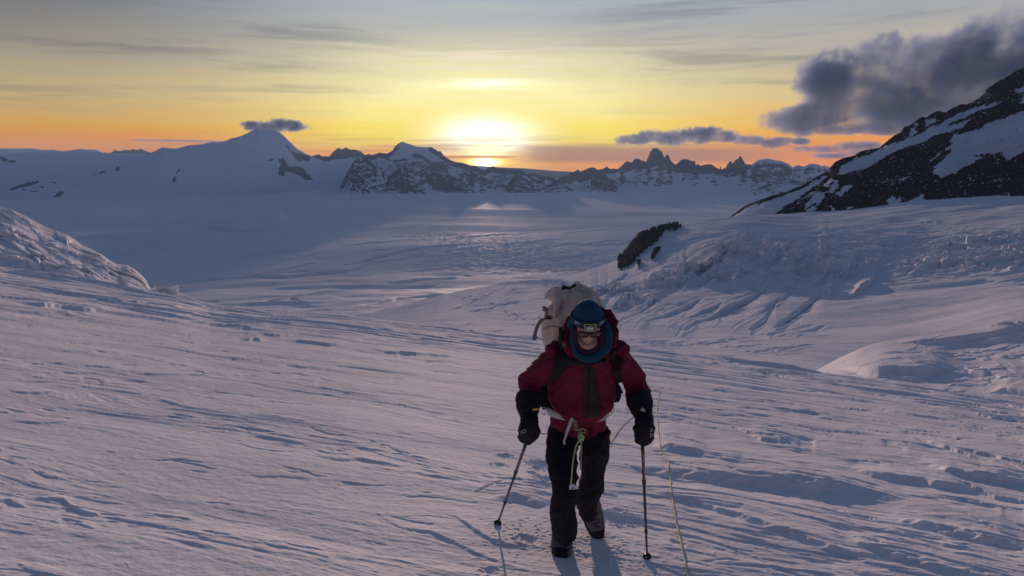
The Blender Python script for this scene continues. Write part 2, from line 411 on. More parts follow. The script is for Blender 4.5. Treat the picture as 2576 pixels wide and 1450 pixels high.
def random_scarps(rnd, n, ur, vr, Lr, wr, slope, curve_=.15, dens=None):
    o = []
    while len(o) < n:
        u0 = rnd.uniform(*ur); v0 = rnd.uniform(*vr)
        if dens and rnd.random() > dens(u0, v0): continue
        L = rnd.uniform(*Lr); sl = slope(u0, v0) if callable(slope) else rnd.uniform(*slope); c = rnd.uniform(-curve_, curve_)*L; k = 5
        o.append(([(u0+L*(i/(k-1)-.5), v0+L*sl*(i/(k-1)-.5)+c*(4*(i/(k-1)-.5)**2)+rnd.uniform(-.02, .02)*L) for i in range(k)], rnd.uniform(*wr), rnd.uniform(.6, 1)))
    return o
def nonuni(lo, hi, n, LO, HI, nl):
    return np.concatenate([np.linspace(LO, lo, nl, endpoint=False), np.linspace(lo, hi, n), np.linspace(hi, HI, nl+1)[1:]])
snow_near = snow_mat('wind packed snow', 2.5, tint=(.84, .85, .88), bump=.25, grain=.30, rough=.42, gloss=.020)
QF = 1.0
_rd = random.Random(12)
DASH = (random_scarps(_rd, 90, (-50, 1350), (790, 960), (40, 170), (2.0, 4.5), lambda u, v: .03+.08*u/1300, .04)
    + random_scarps(_rd, 34, (-50, 1300), (940, 1450), (60, 200), (2.5, 7), (.04, .30), .08)
    + random_scarps(_rd, 90, (1550, 2620), (900, 1100), (40, 220), (2.2, 6), lambda u, v: .10+.07*(u-1550)/1000, .03, lambda u, v: 1.0 if v > 870+(u-1550)*.145 else 0)
    + random_scarps(_rd, 60, (1500, 2620), (1080, 1450), (50, 260), (5, 13), (.12, .34), .05))
def dashes(X, Y, Z, re):
    u, v = unpix(X, Y, Z); r = np.hypot(X, Y); out = np.zeros(X.shape); m = (r < re*1.1) & (r > 3.2) & (np.abs(u-1288) < 1500)
    rr = r[m]; h = scarps(u[m], v[m], rr, DASH, 1.6, .32, np.maximum(EYE/rr, .04), 1.0, hollow=True); out[m] = h*(1-sstep(rr/re[m], .85, 1.1)); return out
def build_slope():
    az = nonuni(-math.radians(37), math.radians(37), int(1500*QF), -math.radians(80), math.radians(80), 110)
    t = np.linspace(0, 1, int(1150*QF))
    inv = np.concatenate([1/np.linspace(.7, 3.6, 60, endpoint=False), np.linspace(1/3.6, 1/26., int(760*QF), endpoint=False), 1/np.geomspace(26, 520, int(420*QF))])
    R = 1/inv
    A, RR = np.meshgrid(az, R)
    a, c = slope_c(A); re = np.sqrt(EYE/c); RR = np.where(RR > 26, 26*(RR/26)**(np.log(np.maximum(re*2.6, 60)/26)/np.log(520/26)), RR)
    X = RR*np.sin(A); Y = RR*np.cos(A); Z = -EYE-a*RR-c*RR*RR
    dr = drifts(X, Y, Z, re)
    rl = relief(X, Y)+dashes(X, Y, Z, re)
    # packed hollow where the climber treads, so that relief does not swallow the boots
    calm = np.ones(X.shape)
    for (u, v, rad) in ((1410, 1405, .34), (1503, 1352, .34)):
        p = ground_at(u, v); calm = calm*(1-.75*np.exp(-((X-p.x)**2+(Y-p.y)**2)/rad**2))
    Z = Z+(rl+dr)*calm-.03
    return grid_mesh('snow_slope', X, Y, Z, snow_near)
slope = build_slope()

# ---------------------------------------------------------------- plateau ice field and lower glacier
def pchip(xs, ys, q):
    """shape preserving cubic along the last axis of small arrays, same xs for all"""
    from numpy import diff
    h = np.diff(xs); d = np.diff(ys, axis=0)/h[:, None]
    m = np.zeros(ys.shape); m[0] = d[0]; m[-1] = d[-1]
    for k in range(1, len(xs)-1):
        s = (np.sign(d[k-1]) == np.sign(d[k])); w1 = 2*h[k]+h[k-1]; w2 = h[k]+2*h[k-1]
        with np.errstate(all='ignore'): v = (w1+w2)/(w1/d[k-1]+w2/d[k])
        m[k] = np.where(s, v, 0)
    i = np.clip(np.searchsorted(xs, q)-1, 0, len(xs)-2); tt = ((q-xs[i])/h[i])[:, None]; hh = h[i][:, None]
    return ((2*tt**3-3*tt**2+1)*ys[i]+(tt**3-2*tt**2+tt)*hh*m[i]+(-2*tt**3+3*tt**2)*ys[i+1]+(tt**3-tt**2)*hh*m[i+1])
PLAT = -510.0
ice_mat = snow_mat('ice field snow', 260, tint=(.83, .85, .89), bump=.5, rough=.40, ice=.12, bdist=7., gloss=.055, band=1400)
def line_relief(u, v, lines):
    """carves grooves along traced lines: returns depth factor"""
    out = np.zeros(u.shape)
    for pts, w, dep in lines:
        us = [p[0] for p in pts]; vs = [p[1] for p in pts]
        m = (u > min(us)-w*3) & (u < max(us)+w*3) & (v > min(vs)-w*3) & (v < max(vs)+w*3)
        if not m.any(): continue
        d, f = dist_poly(u[m], v[m], pts); tap = np.clip(np.sin(np.pi*np.clip(f*.96+.02, 0, 1))*2.2, 0, 1)
        out[m] = np.maximum(out[m], dep*tap*(1-sstep(d, w*.35*tap+.01, w*tap+.3)))
    return out
def build_icefield():
    az = nonuni(-math.radians(36), math.radians(36), int(1300*QF), -math.radians(70), math.radians(70), 90)
    kr = np.array([110, 340, 600, 960, 1500, 1870, 2400, 3000, 3600, 6000.]); kz = np.array([-60, -82, -130, -200, -292, -350, -425, -480, -506, -510.])
    R = np.concatenate([np.geomspace(110, 3400, int(520*QF), endpoint=False), 1/np.linspace(1/3400, 1/16000, int(300*QF), endpoint=False), np.geomspace(16000, 32000, 40)])
    zb = pchip(kr, kz[:, None], np.clip(R, 110, 6000))[:, 0]
    A, RR = np.meshgrid(az, R); X = RR*np.sin(A); Y = RR*np.cos(A); Z = np.repeat(zb[:, None], len(az), 1)
    u, v = unpix(X, Y, Z)
    # broad swells
    Z = Z+fbm(X/2600, Y/2200, 3, .45, 101)*30*sstep(RR, 2500, 5000)*(1-.6*sstep(RR, 9000, 14000))
    Z = Z+fbm(X/420, Y/260, 3, .5, 105)*17*sstep(RR, 450, 900)*(1-sstep(RR, 2600, 4200))
    Z = Z+fbm(X/90, Y/45, 4, .55, 109)*4.5*(1-sstep(RR, 1500, 2600))
    # crevassed and wind-carved patches
    w1 = np.exp(-((u-1350)/300.)**2-((v-655)/55.)**2)+np.exp(-((u-1150)/200.)**2-((v-600)/40.)**2)*.8+np.exp(-((u-450)/260.)**2-((v-620)/30.)**2)*.5
    tex = ridged(X/85+.35*perlin(X/200, Y/200, 3), Y/42, 4, .6, 111)
    Z = Z+w1*tex*7*sstep(RR, 1500, 2600)
    cr = [([(455, 588), (520, 582), (600, 586), (690, 581)], 2.2, 1.), ([(560, 703), (640, 697), (720, 700), (800, 690), (880, 684)], 3.2, 1.), ([(620, 694), (700, 690), (790, 684)], 2, .8),
          ([(860, 672), (930, 660), (1010, 640), (1090, 628), (1180, 622)], 2.5, .8), ([(600, 768), (680, 764), (780, 762)], 3, .8), ([(660, 760), (720, 752), (760, 758)], 2.2, .7),
          ([(380, 728), (470, 712), (560, 703)], 3, .5), ([(500, 660), (640, 646), (800, 632)], 2.5, .35), ([(700, 755), (820, 735), (960, 728), (1100, 720)], 3.4, .55),
          ([(900, 770), (1000, 752), (1120, 742)], 2.5, .5), ([(640, 775), (760, 768), (900, 765)], 2.4, .6), ([(980, 716), (1060, 706), (1150, 700)], 3, .6)]
    Z = Z-line_relief(u, v, cr)*np.clip(RR*.009, 3, 30)
    rnd = random.Random(9)
    BS = random_scarps(rnd, 70, (150, 1600), (570, 790), (60, 300), (1.5, 4), lambda a, b: -.10+.02*(b < 640), .03) + [([(100, 606), (300, 594), (480, 584), (700, 578), (950, 574)], 7, .9), ([(560, 700), (640, 694), (720, 696), (800, 686), (880, 680), (960, 660)], 5, 1.), ([(860, 670), (930, 656), (1010, 637), (1090, 625), (1180, 620)], 4, .9), ([(380, 726), (470, 709), (560, 700)], 4, .7)]
    Z = Z+scarps(u, v, RR, BS, 2.5, .14, .10, 2.0)
    # raised rim left of centre
    d, f = dist_poly(u, v, [(100, 604), (300, 592), (480, 580), (700, 572), (950, 568)])
    Z = Z+26*np.exp(-(d/7.)**2)*np.sin(np.pi*f)
    d, f = dist_poly(u, v, [(60, 545), (350, 560), (700, 548)]); Z = Z+30*np.exp(-(d/12.)**2)
    return grid_mesh('ice_field', X, Y, Z, ice_mat)
ice_field = build_icefield()

# ---------------------------------------------------------------- glacier on the right
glacier_mat = snow_mat('glacier snow', 22, rock=(.085, .074, .070), tint=(.80, .83, .88), bump=.35, rough=.45, rocksc=14, bdist=3.)
GC = {  # column u: (distance, v) knots; the sixth is the skyline, the rest falls away behind it
 900:  [(140, 905), (260, 850), (400, 815), (500, 802), (600, 800), (700, 797)],
 1150: [(140, 905), (240, 850), (380, 790), (520, 745), (600, 742), (680, 735)],
 1290: [(140, 915), (240, 850), (380, 785), (500, 735), (600, 722), (690, 712)],
 1410: [(140, 925), (240, 852), (360, 790), (470, 735), (590, 712), (700, 703)],
 1480: [(140, 930), (240, 855), (350, 795), (450, 745), (570, 700), (700, 682)],
 1560: [(140, 935), (240, 858), (340, 805), (440, 745), (560, 690), (690, 650)],
 1610: [(140, 940), (240, 862), (335, 810), (430, 745), (550, 670), (670, 592)],
 1700: [(140, 950), (230, 885), (330, 820), (425, 740), (540, 650), (680, 569)],
 1850: [(140, 970), (230, 893), (330, 820), (420, 730), (510, 632), (760, 545)],
 2050: [(140, 985), (230, 905), (330, 835), (425, 725), (510, 640), (900, 534)],
 2300: [(140, 1020), (230, 940), (330, 840), (425, 710), (520, 640), (900, 505)],
 2576: [(140, 1060), (230, 960), (330, 800), (425, 690), (520, 612), (900, 488)],
 3100: [(140, 1120), (230, 960), (330, 760), (425, 640), (520, 570), (900, 440)]}
ROCK_C = [ [(1566, 672), (1552, 664), (1556, 632), (1580, 612), (1605, 596), (1640, 580), (1668, 584), (1660, 606), (1642, 620), (1628, 632), (1608, 648), (1594, 660), (1580, 668)],
 [(1648, 575), (1690, 566), (1708, 571), (1680, 580), (1655, 588)], [(1650, 600), (1668, 592), (1660, 605), (1650, 615)], [(1552, 680), (1580, 664), (1600, 660), (1585, 672), (1560, 686)], [(1600, 668), (1612, 662), (1606, 678)],
 [(1640, 640), (1662, 632), (1650, 650), (1640, 660)], [(1638, 660), (1652, 650), (1644, 664)], [(1690, 580), (1716, 573), (1700, 583)]]
RM0, RM1 = [140, 240, 340, 430, 560, 690, 900], [140, 255, 420, 680, 1000, 1350, 1650]
CREV = [([(1560, 800), (1620, 770), (1660, 752)], 6, .8), ([(1740, 690), (1800, 672), (1850, 668)], 7, .8), ([(1985, 698), (2015, 682), (2048, 664)], 5, .8), ([(2110, 700), (2140, 684), (2170, 668)], 5, .9),([(1700, 838), (1750, 800), (1810, 770), (1872, 748), (1940, 720)], 11, 1.0), ([(1790, 812), (1830, 770), (1880, 742), (1925, 728)], 6, .7), ([(1600, 820), (1640, 795), (1700, 772), (1775, 742)], 9, .9),
 ([(1672, 820), (1700, 800), (1760, 775), (1830, 752)], 8, .8), ([(1560, 812), (1600, 790), (1690, 762)], 5, .8), ([(1540, 818), (1580, 800), (1640, 775)], 4, .7), ([(1945, 820), (2010, 780), (2075, 738)], 6, 1.),
 ([(1880, 826), (1925, 800), (1940, 770), (1965, 745)], 6, .7), ([(1840, 820), (1890, 790), (1950, 760), (2010, 730)], 5, .6), ([(1960, 830), (2020, 815), (2060, 812)], 3, .5), ([(1990, 838), (2040, 825), (2080, 815)], 3, .5),
 ([(1930, 838), (1980, 826)], 3, .5), ([(1520, 862), (1600, 856), (1700, 852)], 3, .6), ([(1640, 876), (1720, 868), (1820, 856), (1890, 852)], 5, .7), ([(1600, 868), (1700, 860), (1790, 850)], 3.5, .6),
 ([(1780, 846), (1850, 842), (1900, 846)], 3, .5), ([(1860, 890), (1960, 880), (2060, 868)], 2.6, .6), ([(1560, 840), (1660, 842), (1760, 838)], 3, .4),
 ([(1250, 770), (1290, 790), (1340, 806)], 4, .6), ([(1240, 760), (1275, 755), (1320, 768)], 3, .6), ([(1100, 790), (1180, 760), (1240, 735), (1330, 718)], 4, .6), ([(1120, 760), (1200, 738), (1290, 720)], 3.5, .6), ([(1150, 775), (1230, 750), (1330, 735)], 3, .5),
 ([(1180, 800), (1210, 785), (1260, 775)], 3, .4), ([(1540, 790), (1580, 770), (1640, 752)], 4, .7), ([(1520, 778), (1600, 745), (1650, 735)], 4, .7)]
def build_glacier():
    az = nonuni(az_of(880), az_of(2640), int(1500*QF), az_of(820), az_of(3800), 50)
    cols = sorted(GC); ca = []; cr = []; ct = []
    for c in cols:
        k = [(float(np.interp(p[0], RM0, RM1)), p[1]) for p in GC[c]]; a, t = pix([c]*6, [p[1] for p in k]); r = [p[0] for p in k]
        tl = t[-1]; r6 = r[-1]
        drop = .05 if c < 1500 else (.10 if c < 1700 else .06)
        r += [r6*1.25, r6*1.7]; t = list(t)+[tl-drop*.55, tl-drop*1.5]
        ca.append(float(az_of(c))); cr.append(r); ct.append(t)
    ca = np.array(ca); cr = np.log(np.array(cr)); ct = np.array(ct)
    qa = np.clip(az, ca[0], ca[-1])
    Rk = pchip(ca, cr, qa); Tk = pchip(ca, ct, qa)                      # (naz, 8)
    ks = np.arange(8.); q = np.concatenate([np.linspace(0, 5, int(900*QF), endpoint=False), np.linspace(5, 7, 90)])
    LR = pchip(ks, Rk.T.copy(), q); T = pchip(ks, Tk.T.copy(), q)
    A = np.repeat(az[None], len(q), 0); RR = np.exp(LR); X = RR*np.sin(A); Y = RR*np.cos(A); Z = RR*T
    u, v = unpix(X, Y, Z)
    front = np.repeat((1-sstep(q, 5.2, 6.2))[:, None], len(az), 1)
    h = fbm(X/110, Y/90, 3, .45, 201)*2.4+fbm(X/24, Y/18, 4, .5, 205)*.32+fbm(X/6., Y/4, 3, .5, 208)*.05
    # icefall: tumbled blocks
    wu = u+8*perlin(u/30, v/20, 221); wv = v+6*perlin(u/25, v/18, 222)
    fall = np.exp(-np.clip(np.abs(wv-np.interp(u, [1450, 1600, 1700, 1780, 1850, 1950, 2100, 2250, 2300, 2420, 2576, 2900], [742, 742, 705, 680, 660, 658, 665, 680, 665, 655, 640, 620]))
                 /np.interp(u, [1450, 1600, 1700, 1780, 1850, 1950, 2100, 2250, 2350, 2576], [9, 16, 22, 36, 48, 42, 32, 18, 34, 34]), 0, 3)**3)
    fall *= sstep(u, 1440, 1560)*np.interp(u, [2050, 2200, 2280, 2400], [1, .35, .25, .8])
    sx = X/27+.5*perlin(X/16, Y/16, 231); sy = Y/21+.5*perlin(X/16, Y/16, 232)
    cv, ce, cs = cell(sx*.75, sy*.75, 1); cv2, ce2, cs2 = cell(sx*2.1, sy*2.1, 2)
    blk = (cv*7.5+cs*6-3.0)*sstep(ce, .02, .14)+(cv2*2.6+cs2*2.2-1)*sstep(ce2, .02, .16)-3*(1-sstep(ce, .0, .13))
    dens = sstep(perlin(X/34, Y/22, 233)+.25, -.2, .3)
    h = h+fall*blk*.85*(.35+.65*dens)
    # broad steps of the icefall, long faces
    st = fbm(X/60, Y/24, 3, .5, 241); h = h+4.*terr(st, (-.1, .18), .10)*np.exp(-((v-645)/50.)**2)*sstep(u, 1700, 1850)
    rnd = random.Random(4)
    mid_ = lambda u0: np.interp(u0, [1450, 1600, 1700, 1780, 1850, 1950, 2100, 2250, 2300, 2420, 2576], [742, 742, 705, 680, 660, 658, 665, 680, 665, 655, 640])
    FALL = random_scarps(rnd, 120, (1480, 2200), (600, 770), (20, 80), (5, 14), (-.9, .35), .25, lambda a, b: math.exp(-((b-mid_(a))/38.)**2)) + random_scarps(rnd, 40, (2250, 2640), (600, 700), (20, 80), (4, 10), (-.5, .1), .2, lambda a, b: math.exp(-((b-mid_(a))/30.)**2))
    FALL += random_scarps(rnd, 45, (1100, 1560), (705, 830), (30, 120), (2, 5), (-.35, .1), .15) + random_scarps(rnd, 25, (1560, 2000), (845, 900), (60, 200), (1.5, 4), (-.12, .05), .05)
    BIG = [([(1780, 655), (1830, 625), (1900, 612), (1980, 618), (2060, 640), (2130, 665)], 14, .8), ([(1700, 690), (1760, 668), (1830, 660), (1900, 655)], 14, .9), ([(1960, 690), (2020, 668), (2090, 660), (2150, 668)], 12, .7), ([(2080, 604), (2180, 614), (2290, 624), (2330, 628)], 8, .7),
        ([(2290, 660), (2340, 635), (2420, 618), (2500, 612), (2600, 606)], 12, .9), ([(2380, 690), (2450, 672), (2540, 655), (2640, 640)], 14, .8), ([(2300, 560), (2340, 556), (2380, 566)], 5, .6), ([(1870, 700), (1950, 690), (2050, 700)], 9, .7)]
    HS = scarps(u, v, RR, FALL+BIG, 2.0, .5, .05, 2.2)+scarps(u, v, RR, [(p, w_*1.6, s_) for p, w_, s_ in CREV], 2.2, .8, .05, 1.6, hollow=True)
    # bench scarp near the right edge
    d, f = dist_poly(u, v, [(2080, 600), (2180, 612), (2290, 622), (2400, 606), (2500, 600), (2700, 592)]); h = h+2.2*np.where(v < np.interp(u, [2080, 2290, 2700], [600, 622, 592]), np.exp(-d/10.), np.exp(-(d/2.5)**2))
    # rubble line along the foot of the serac field
    d, f = dist_poly(u, v, [(1100, 716), (1180, 709), (1300, 704), (1400, 712), (1440, 726)]); rub = np.exp(-(d/9.)**2)
    cv3, ce3, cs3 = cell(X/5, Y/6, 3); h = h+rub*(cv3*2.0*sstep(ce3, .03, .2))
    d, f = dist_poly(u, v, [(1530, 782), (1590, 765), (1640, 748), (1690, 735)]); rub = np.exp(-(d/5.)**2); h = h+rub*(cv2*1.8+cs2*.6)*sstep(ce2, .02, .2)
    d, f = dist_poly(u, v, [(1500, 742), (1600, 738), (1680, 712), (1740, 690)]); rub = np.exp(-(d/9.)**2); h = h+rub*(cv*1.8+cv2*1.3+cs2*.6)*sstep(ce2, .02, .2)
    # crevasses: groove with a lip on the far side
    gv = line_relief(u+2.5*perlin(u/22, v/22, 251), v+2.5*perlin(u/18, v/18, 252), CREV)
    h = h-gv*.6
    gl = line_relief(u, v-7, CREV); h = h+(gl > 0)*gl*(1-np.clip(gv, 0, 1))*.4
    h = h+HS/np.interp(RR, [200, 600], [1., 1.55])
    ho = np.zeros(u.shape)
    for pl in ROCK_C:
        ho = np.maximum(ho, inpoly(u+3*perlin(u/9, v/9, 261), v+3*perlin(u/9, v/9, 262), pl)*1.0)
    ho = ho*(1-.95*sstep(fbm(u/7+v/9, v/5, 3, .6, 271), .18, .30))
    h = h+ho*(1.0+6.0*ridged(X/13, Y/9, 5, .6, 263))
    Z = Z+h*front*sstep(RR, 150, 240)*np.interp(RR, [200, 600], [1., 1.55])
    return grid_mesh('glacier', X, Y, Z, glacier_mat, {'rock': ho})
glacier = build_glacier()
# ---------------------------------------------------------------- mountains: skyline curve at its own distance, real slopes in front and behind
def mountain(name, sky, base_v, r_base, r_sky, mat, depth_back=1.6, n_u=900, n_r=220, relief_h=.12, scale=300, rockf=None, seed=0, rough=.5, prof=1.0, n_b=24, base_z=None, rock_noise=None, sea=PLAT, jag=0.0):
    us = [p[0] for p in sky]; u0, u1 = us[0], us[-1]
    a, t = pix(us, [p[1] for p in sky]); az = np.linspace(a[0], a[-1], int(n_u*QF)); ts = np.interp(az, a, t)
    ucol = np.interp(az, a, us)
    if jag: ts = ts+jag*(ridged(ucol/14., ucol*0, 4, .6, seed+7)-.5)
    rs = r_sky(ucol) if callable(r_sky) else np.full(az.shape, float(r_sky))
    rb = r_base(ucol) if callable(r_base) else np.full(az.shape, 0. if isinstance(r_base, str) else float(r_base))
    if base_v is not None:
        _, tb = pix(ucol, np.array([base_v(x) for x in ucol]))
        if isinstance(r_base, str): rb = sea/tb-200; rs = rb+rs; zs_ = 0
        zb = rb*tb-(20 if isinstance(r_base, str) else 0)
    else: zb = np.full(az.shape, sea-15.)
    zs = ts*rs
    q = np.linspace(0, 1, int(n_r*QF))[:, None]; A = az[None]
    RR = rb+(rs-rb)*q; pr = q**prof
    kn = max(9, int(len(az)*.045))|1; kk = np.hanning(kn+2)[1:-1]; kk /= kk.sum(); tsm = np.convolve(np.pad(ts, kn//2, 'edge'), kk, 'valid'); tse = ts+(np.minimum(tsm, ts+.004)-ts)*(1-q**5)
    T = (zb/rb)+(tse-(zb/rb))*pr                                     # straight in the picture, so slopes keep their run
    X = RR*np.sin(A); Y = RR*np.cos(A); Z = RR*T
    hgt = np.maximum(zs-zb, 20)
    env = np.sin(np.pi*np.clip(q, 0, 1))**.7*np.clip(1-q, 0, 1)**.25
    w = .35*perlin(X/scale, Y/scale, seed+1)
    rd = ridged(X/scale+w, Y/scale*.8+w, 6, rough, seed+2)-.55
    Z = Z+rd*env*np.minimum(hgt, np.median(hgt)*1.6)*relief_h*2
    X2 = []; 
    for k in range(1, n_b+1):
        f = k/n_b; r2 = rs*(1+(depth_back-1)*f); z2 = zs+(np.minimum(zb, sea)-zs)*f**.8*1.02
        X2.append((r2*np.sin(az), r2*np.cos(az), z2))
    X = np.vstack([X]+[p[0][None] for p in X2]); Y = np.vstack([Y]+[p[1][None] for p in X2]); Z = np.vstack([Z]+[p[2][None] for p in X2])
    u, v = unpix(X, Y, Z)
    Q = np.concatenate([np.repeat(q, len(az), 1), np.ones((n_b, len(az)))])
    Rr = np.hypot(X, Y); gr = np.gradient(Z, axis=0)/np.maximum(np.abs(np.gradient(Rr, axis=0)), 1e-2); ga = np.gradient(Z, axis=1)/np.maximum(np.gradient(az)[None]*Rr, 1e-2)
    dzr = np.hypot(gr, ga); nf = q.shape[0]; dzr = dzr/np.percentile(dzr[:nf], 50)
    rk = rockf(u, v, Q, X, Y, Z, dzr) if rockf else np.zeros(u.shape)
    return grid_mesh(name, X, Y, Z, mat, {'rock': rk})

m_near = snow_mat('near mountain rock', 60, speck=.45, brk_amp=.36, rock=(.062, .054, .054), tint=(.80, .83, .88), bump=1.0, rocksc=26, rough=.6, bdist=7.)
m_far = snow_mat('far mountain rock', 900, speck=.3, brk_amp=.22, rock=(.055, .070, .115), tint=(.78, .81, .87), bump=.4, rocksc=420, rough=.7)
def zz(p): return [(1831+x*.3919, y*.3919) for x, y in p]
SKY_D = [(1700, 600), (1780, 568)]+zz([(20, 1390), (110, 1320), (260, 1265), (380, 1230), (480, 1190), (560, 1140), (640, 1100), (665, 1065), (690, 1040), (740, 1015), (810, 1000), (845, 975), (880, 965), (970, 950), (1000, 925), (1030, 900),
         (1070, 868), (1110, 850), (1130, 815), (1160, 808), (1200, 785), (1225, 760), (1250, 750), (1275, 757), (1300, 735), (1345, 712), (1400, 722), (1430, 700), (1500, 668), (1530, 672), (1575, 655), (1610, 630), (1640, 610), (1660, 575), (1700, 545), (1740, 520),
         (1800, 490), (1850, 455), (1901, 433)])+[(2640, 140), (2760, 80), (2900, 20), (3100, -40), (3400, -60), (3800, 0)]
SNOW_D = [zz(p) for p in (
 [(690, 1125), (720, 1080), (760, 1045), (800, 1035), (860, 1005), (940, 985), (1000, 945), (1080, 915), (1180, 885), (1280, 835), (1400, 775), (1520, 718), (1600, 690), (1700, 662), (1760, 655), (1700, 690), (1640, 700), (1560, 760), (1500, 820), (1400, 850), (1330, 870), (1240, 918), (1180, 932), (1060, 975), (1000, 1015), (900, 1075), (830, 1115), (860, 1080), (760, 1115)],
 [(1270, 1060), (1330, 1000), (1430, 930), (1445, 870), (1560, 845), (1650, 800), (1740, 770), (1800, 750), (2100, 640), (2100, 900), (1900, 965), (1830, 1010), (1780, 1030), (1755, 975), (1700, 985), (1550, 1060), (1450, 1110), (1380, 1140), (1310, 1110), (1340, 1065), (1420, 960), (1380, 970), (1300, 1040)],
 [(700, 1245), (740, 1200), (810, 1178), (760, 1230), (715, 1270)], [(1100, 1150), (1170, 1132), (1130, 1165)], [(600, 1195), (660, 1150), (690, 1160), (640, 1200)], [(640, 1240), (700, 1150), (720, 1170), (670, 1240)],
 [(490, 1320), (560, 1240), (640, 1225), (600, 1300), (560, 1330), (540, 1365), (490, 1350)], [(0, 1400), (120, 1335), (270, 1285), (380, 1250), (500, 1200), (640, 1110), (610, 1160), (560, 1210), (420, 1290), (340, 1330), (280, 1400)], [(200, 1370), (330, 1320), (520, 1225), (600, 1180), (560, 1230), (460, 1300), (360, 1345), (230, 1380)],
 [(1030, 1290), (1060, 1250), (1075, 1290), (1100, 1255), (1110, 1305), (1190, 1280), (1250, 1245), (1265, 1290), (1310, 1300), (1375, 1270), (1395, 1320), (1395, 1420), (1030, 1420)], [(1840, 590), (1901, 545), (1960, 530), (1960, 570), (1880, 600)], [(1850, 670), (1910, 610), (1980, 600), (1900, 665)], [(660, 1350), (665, 1320), (690, 1350), (670, 1375)], [(770, 1330), (795, 1322), (800, 1345), (775, 1345)],
 [(1600, 1310), (1640, 1260), (1650, 1300)], [(1770, 1290), (1800, 1235), (1815, 1275)], [(1150, 880), (1200, 800), (1215, 790), (1205, 850), (1160, 895)], [(1265, 765), (1300, 765), (1360, 770), (1270, 815)])]
ROCK_D = [zz(p) for p in ([(1400, 805), (1480, 770), (1600, 715), (1690, 700), (1660, 720), (1540, 770), (1470, 800)], [(1490, 830), (1560, 790), (1680, 725), (1740, 700), (1745, 750), (1600, 830), (1520, 848)],
 [(340, 1340), (420, 1290), (560, 1200), (600, 1180), (590, 1200), (450, 1300), (380, 1340)], [(480, 1355), (520, 1325), (580, 1300), (560, 1325), (500, 1355)], [(1280, 1075), (1360, 1010), (1430, 945), (1440, 960), (1390, 1020), (1330, 1065)],
 [(1550, 1000), (1720, 985), (1760, 970), (1750, 1000), (1640, 1010)])]
def rock_D(u, v, Q, X, Y, Z, s):
    # streaks run along the dip, up to the right
    c, sn = math.cos(.52), -math.sin(.52)
    p = u*c+v*sn; q_ = -u*sn+v*c
    wu = u+7*perlin(p/24, q_/7, 301)+3*perlin(p/9, q_/3, 302)+1.5*perlin(u/3, v/3, 306); wv = v+3*perlin(p/22, q_/6, 303)+2.2*perlin(p/8, q_/3, 304)+1.2*perlin(u/3, v/2.5, 307)
    rk = np.ones(u.shape)
    for pl in SNOW_D: rk = np.where(inpoly(wu, wv, pl), 0., rk)
    for pl in ROCK_D: rk = np.where(inpoly(wu, wv, pl), 1., rk)
    ridge_line = np.interp(u, [p[0] for p in SKY_D], [p[1] for p in SKY_D])
    rk = np.where((u < 2090) & (v < ridge_line+6+2.0*perlin(u/7, u*0, 309)), 1., rk)
    st = fbm(p/16, q_/3.2, 4, .6, 311)
    st2 = fbm(p/7, q_/1.8, 3, .6, 315); patch_ = perlin(u/45, v/30, 316)
    rk = np.where(rk < .5, np.maximum(rk, .9*sstep(st2+.5*st, .34, .44)), rk)
    return np.clip(rk-.9*sstep(st*.8+st2*.5+patch_*.18, .26, .38)*(rk > .5), 0, 1)
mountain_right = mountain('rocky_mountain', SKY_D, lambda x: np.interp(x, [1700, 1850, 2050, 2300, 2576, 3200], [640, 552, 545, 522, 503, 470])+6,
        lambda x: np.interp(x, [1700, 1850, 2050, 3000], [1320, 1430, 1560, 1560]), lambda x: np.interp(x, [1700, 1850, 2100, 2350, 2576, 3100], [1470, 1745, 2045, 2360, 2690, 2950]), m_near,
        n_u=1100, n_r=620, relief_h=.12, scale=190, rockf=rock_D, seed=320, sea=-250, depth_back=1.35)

z3 = lambda p: [(x*.3333, 277.8+y*.3333) for x, y in p]
z4 = lambda p: [(757.6+x*.2941, 315.7+y*.2941) for x, y in p]
z5 = lambda p: [(1389+x*.2941, 315.7+y*.2941) for x, y in p]
def polyrock(polys, amp=5, s=9, extra=None, sd=400):
    def f(u, v, Q, X, Y, Z, sl):
        wu = u+amp*perlin(u/s, v/s, sd)+amp*.5*perlin(u/s*2.7, v/s*2.7, sd+1); wv = v+amp*.7*perlin(u/s, v/s, sd+2)+amp*.4*perlin(u/s*2.7, v/s*2.7, sd+3)
        rk = np.zeros(u.shape)
        for pl in polys: rk = np.where(inpoly(wu, wv, pl), 1., rk)
        if extra is not None: rk = np.maximum(rk, extra(u, v, Q, X, Y, Z, sl))
        return rk
    return f
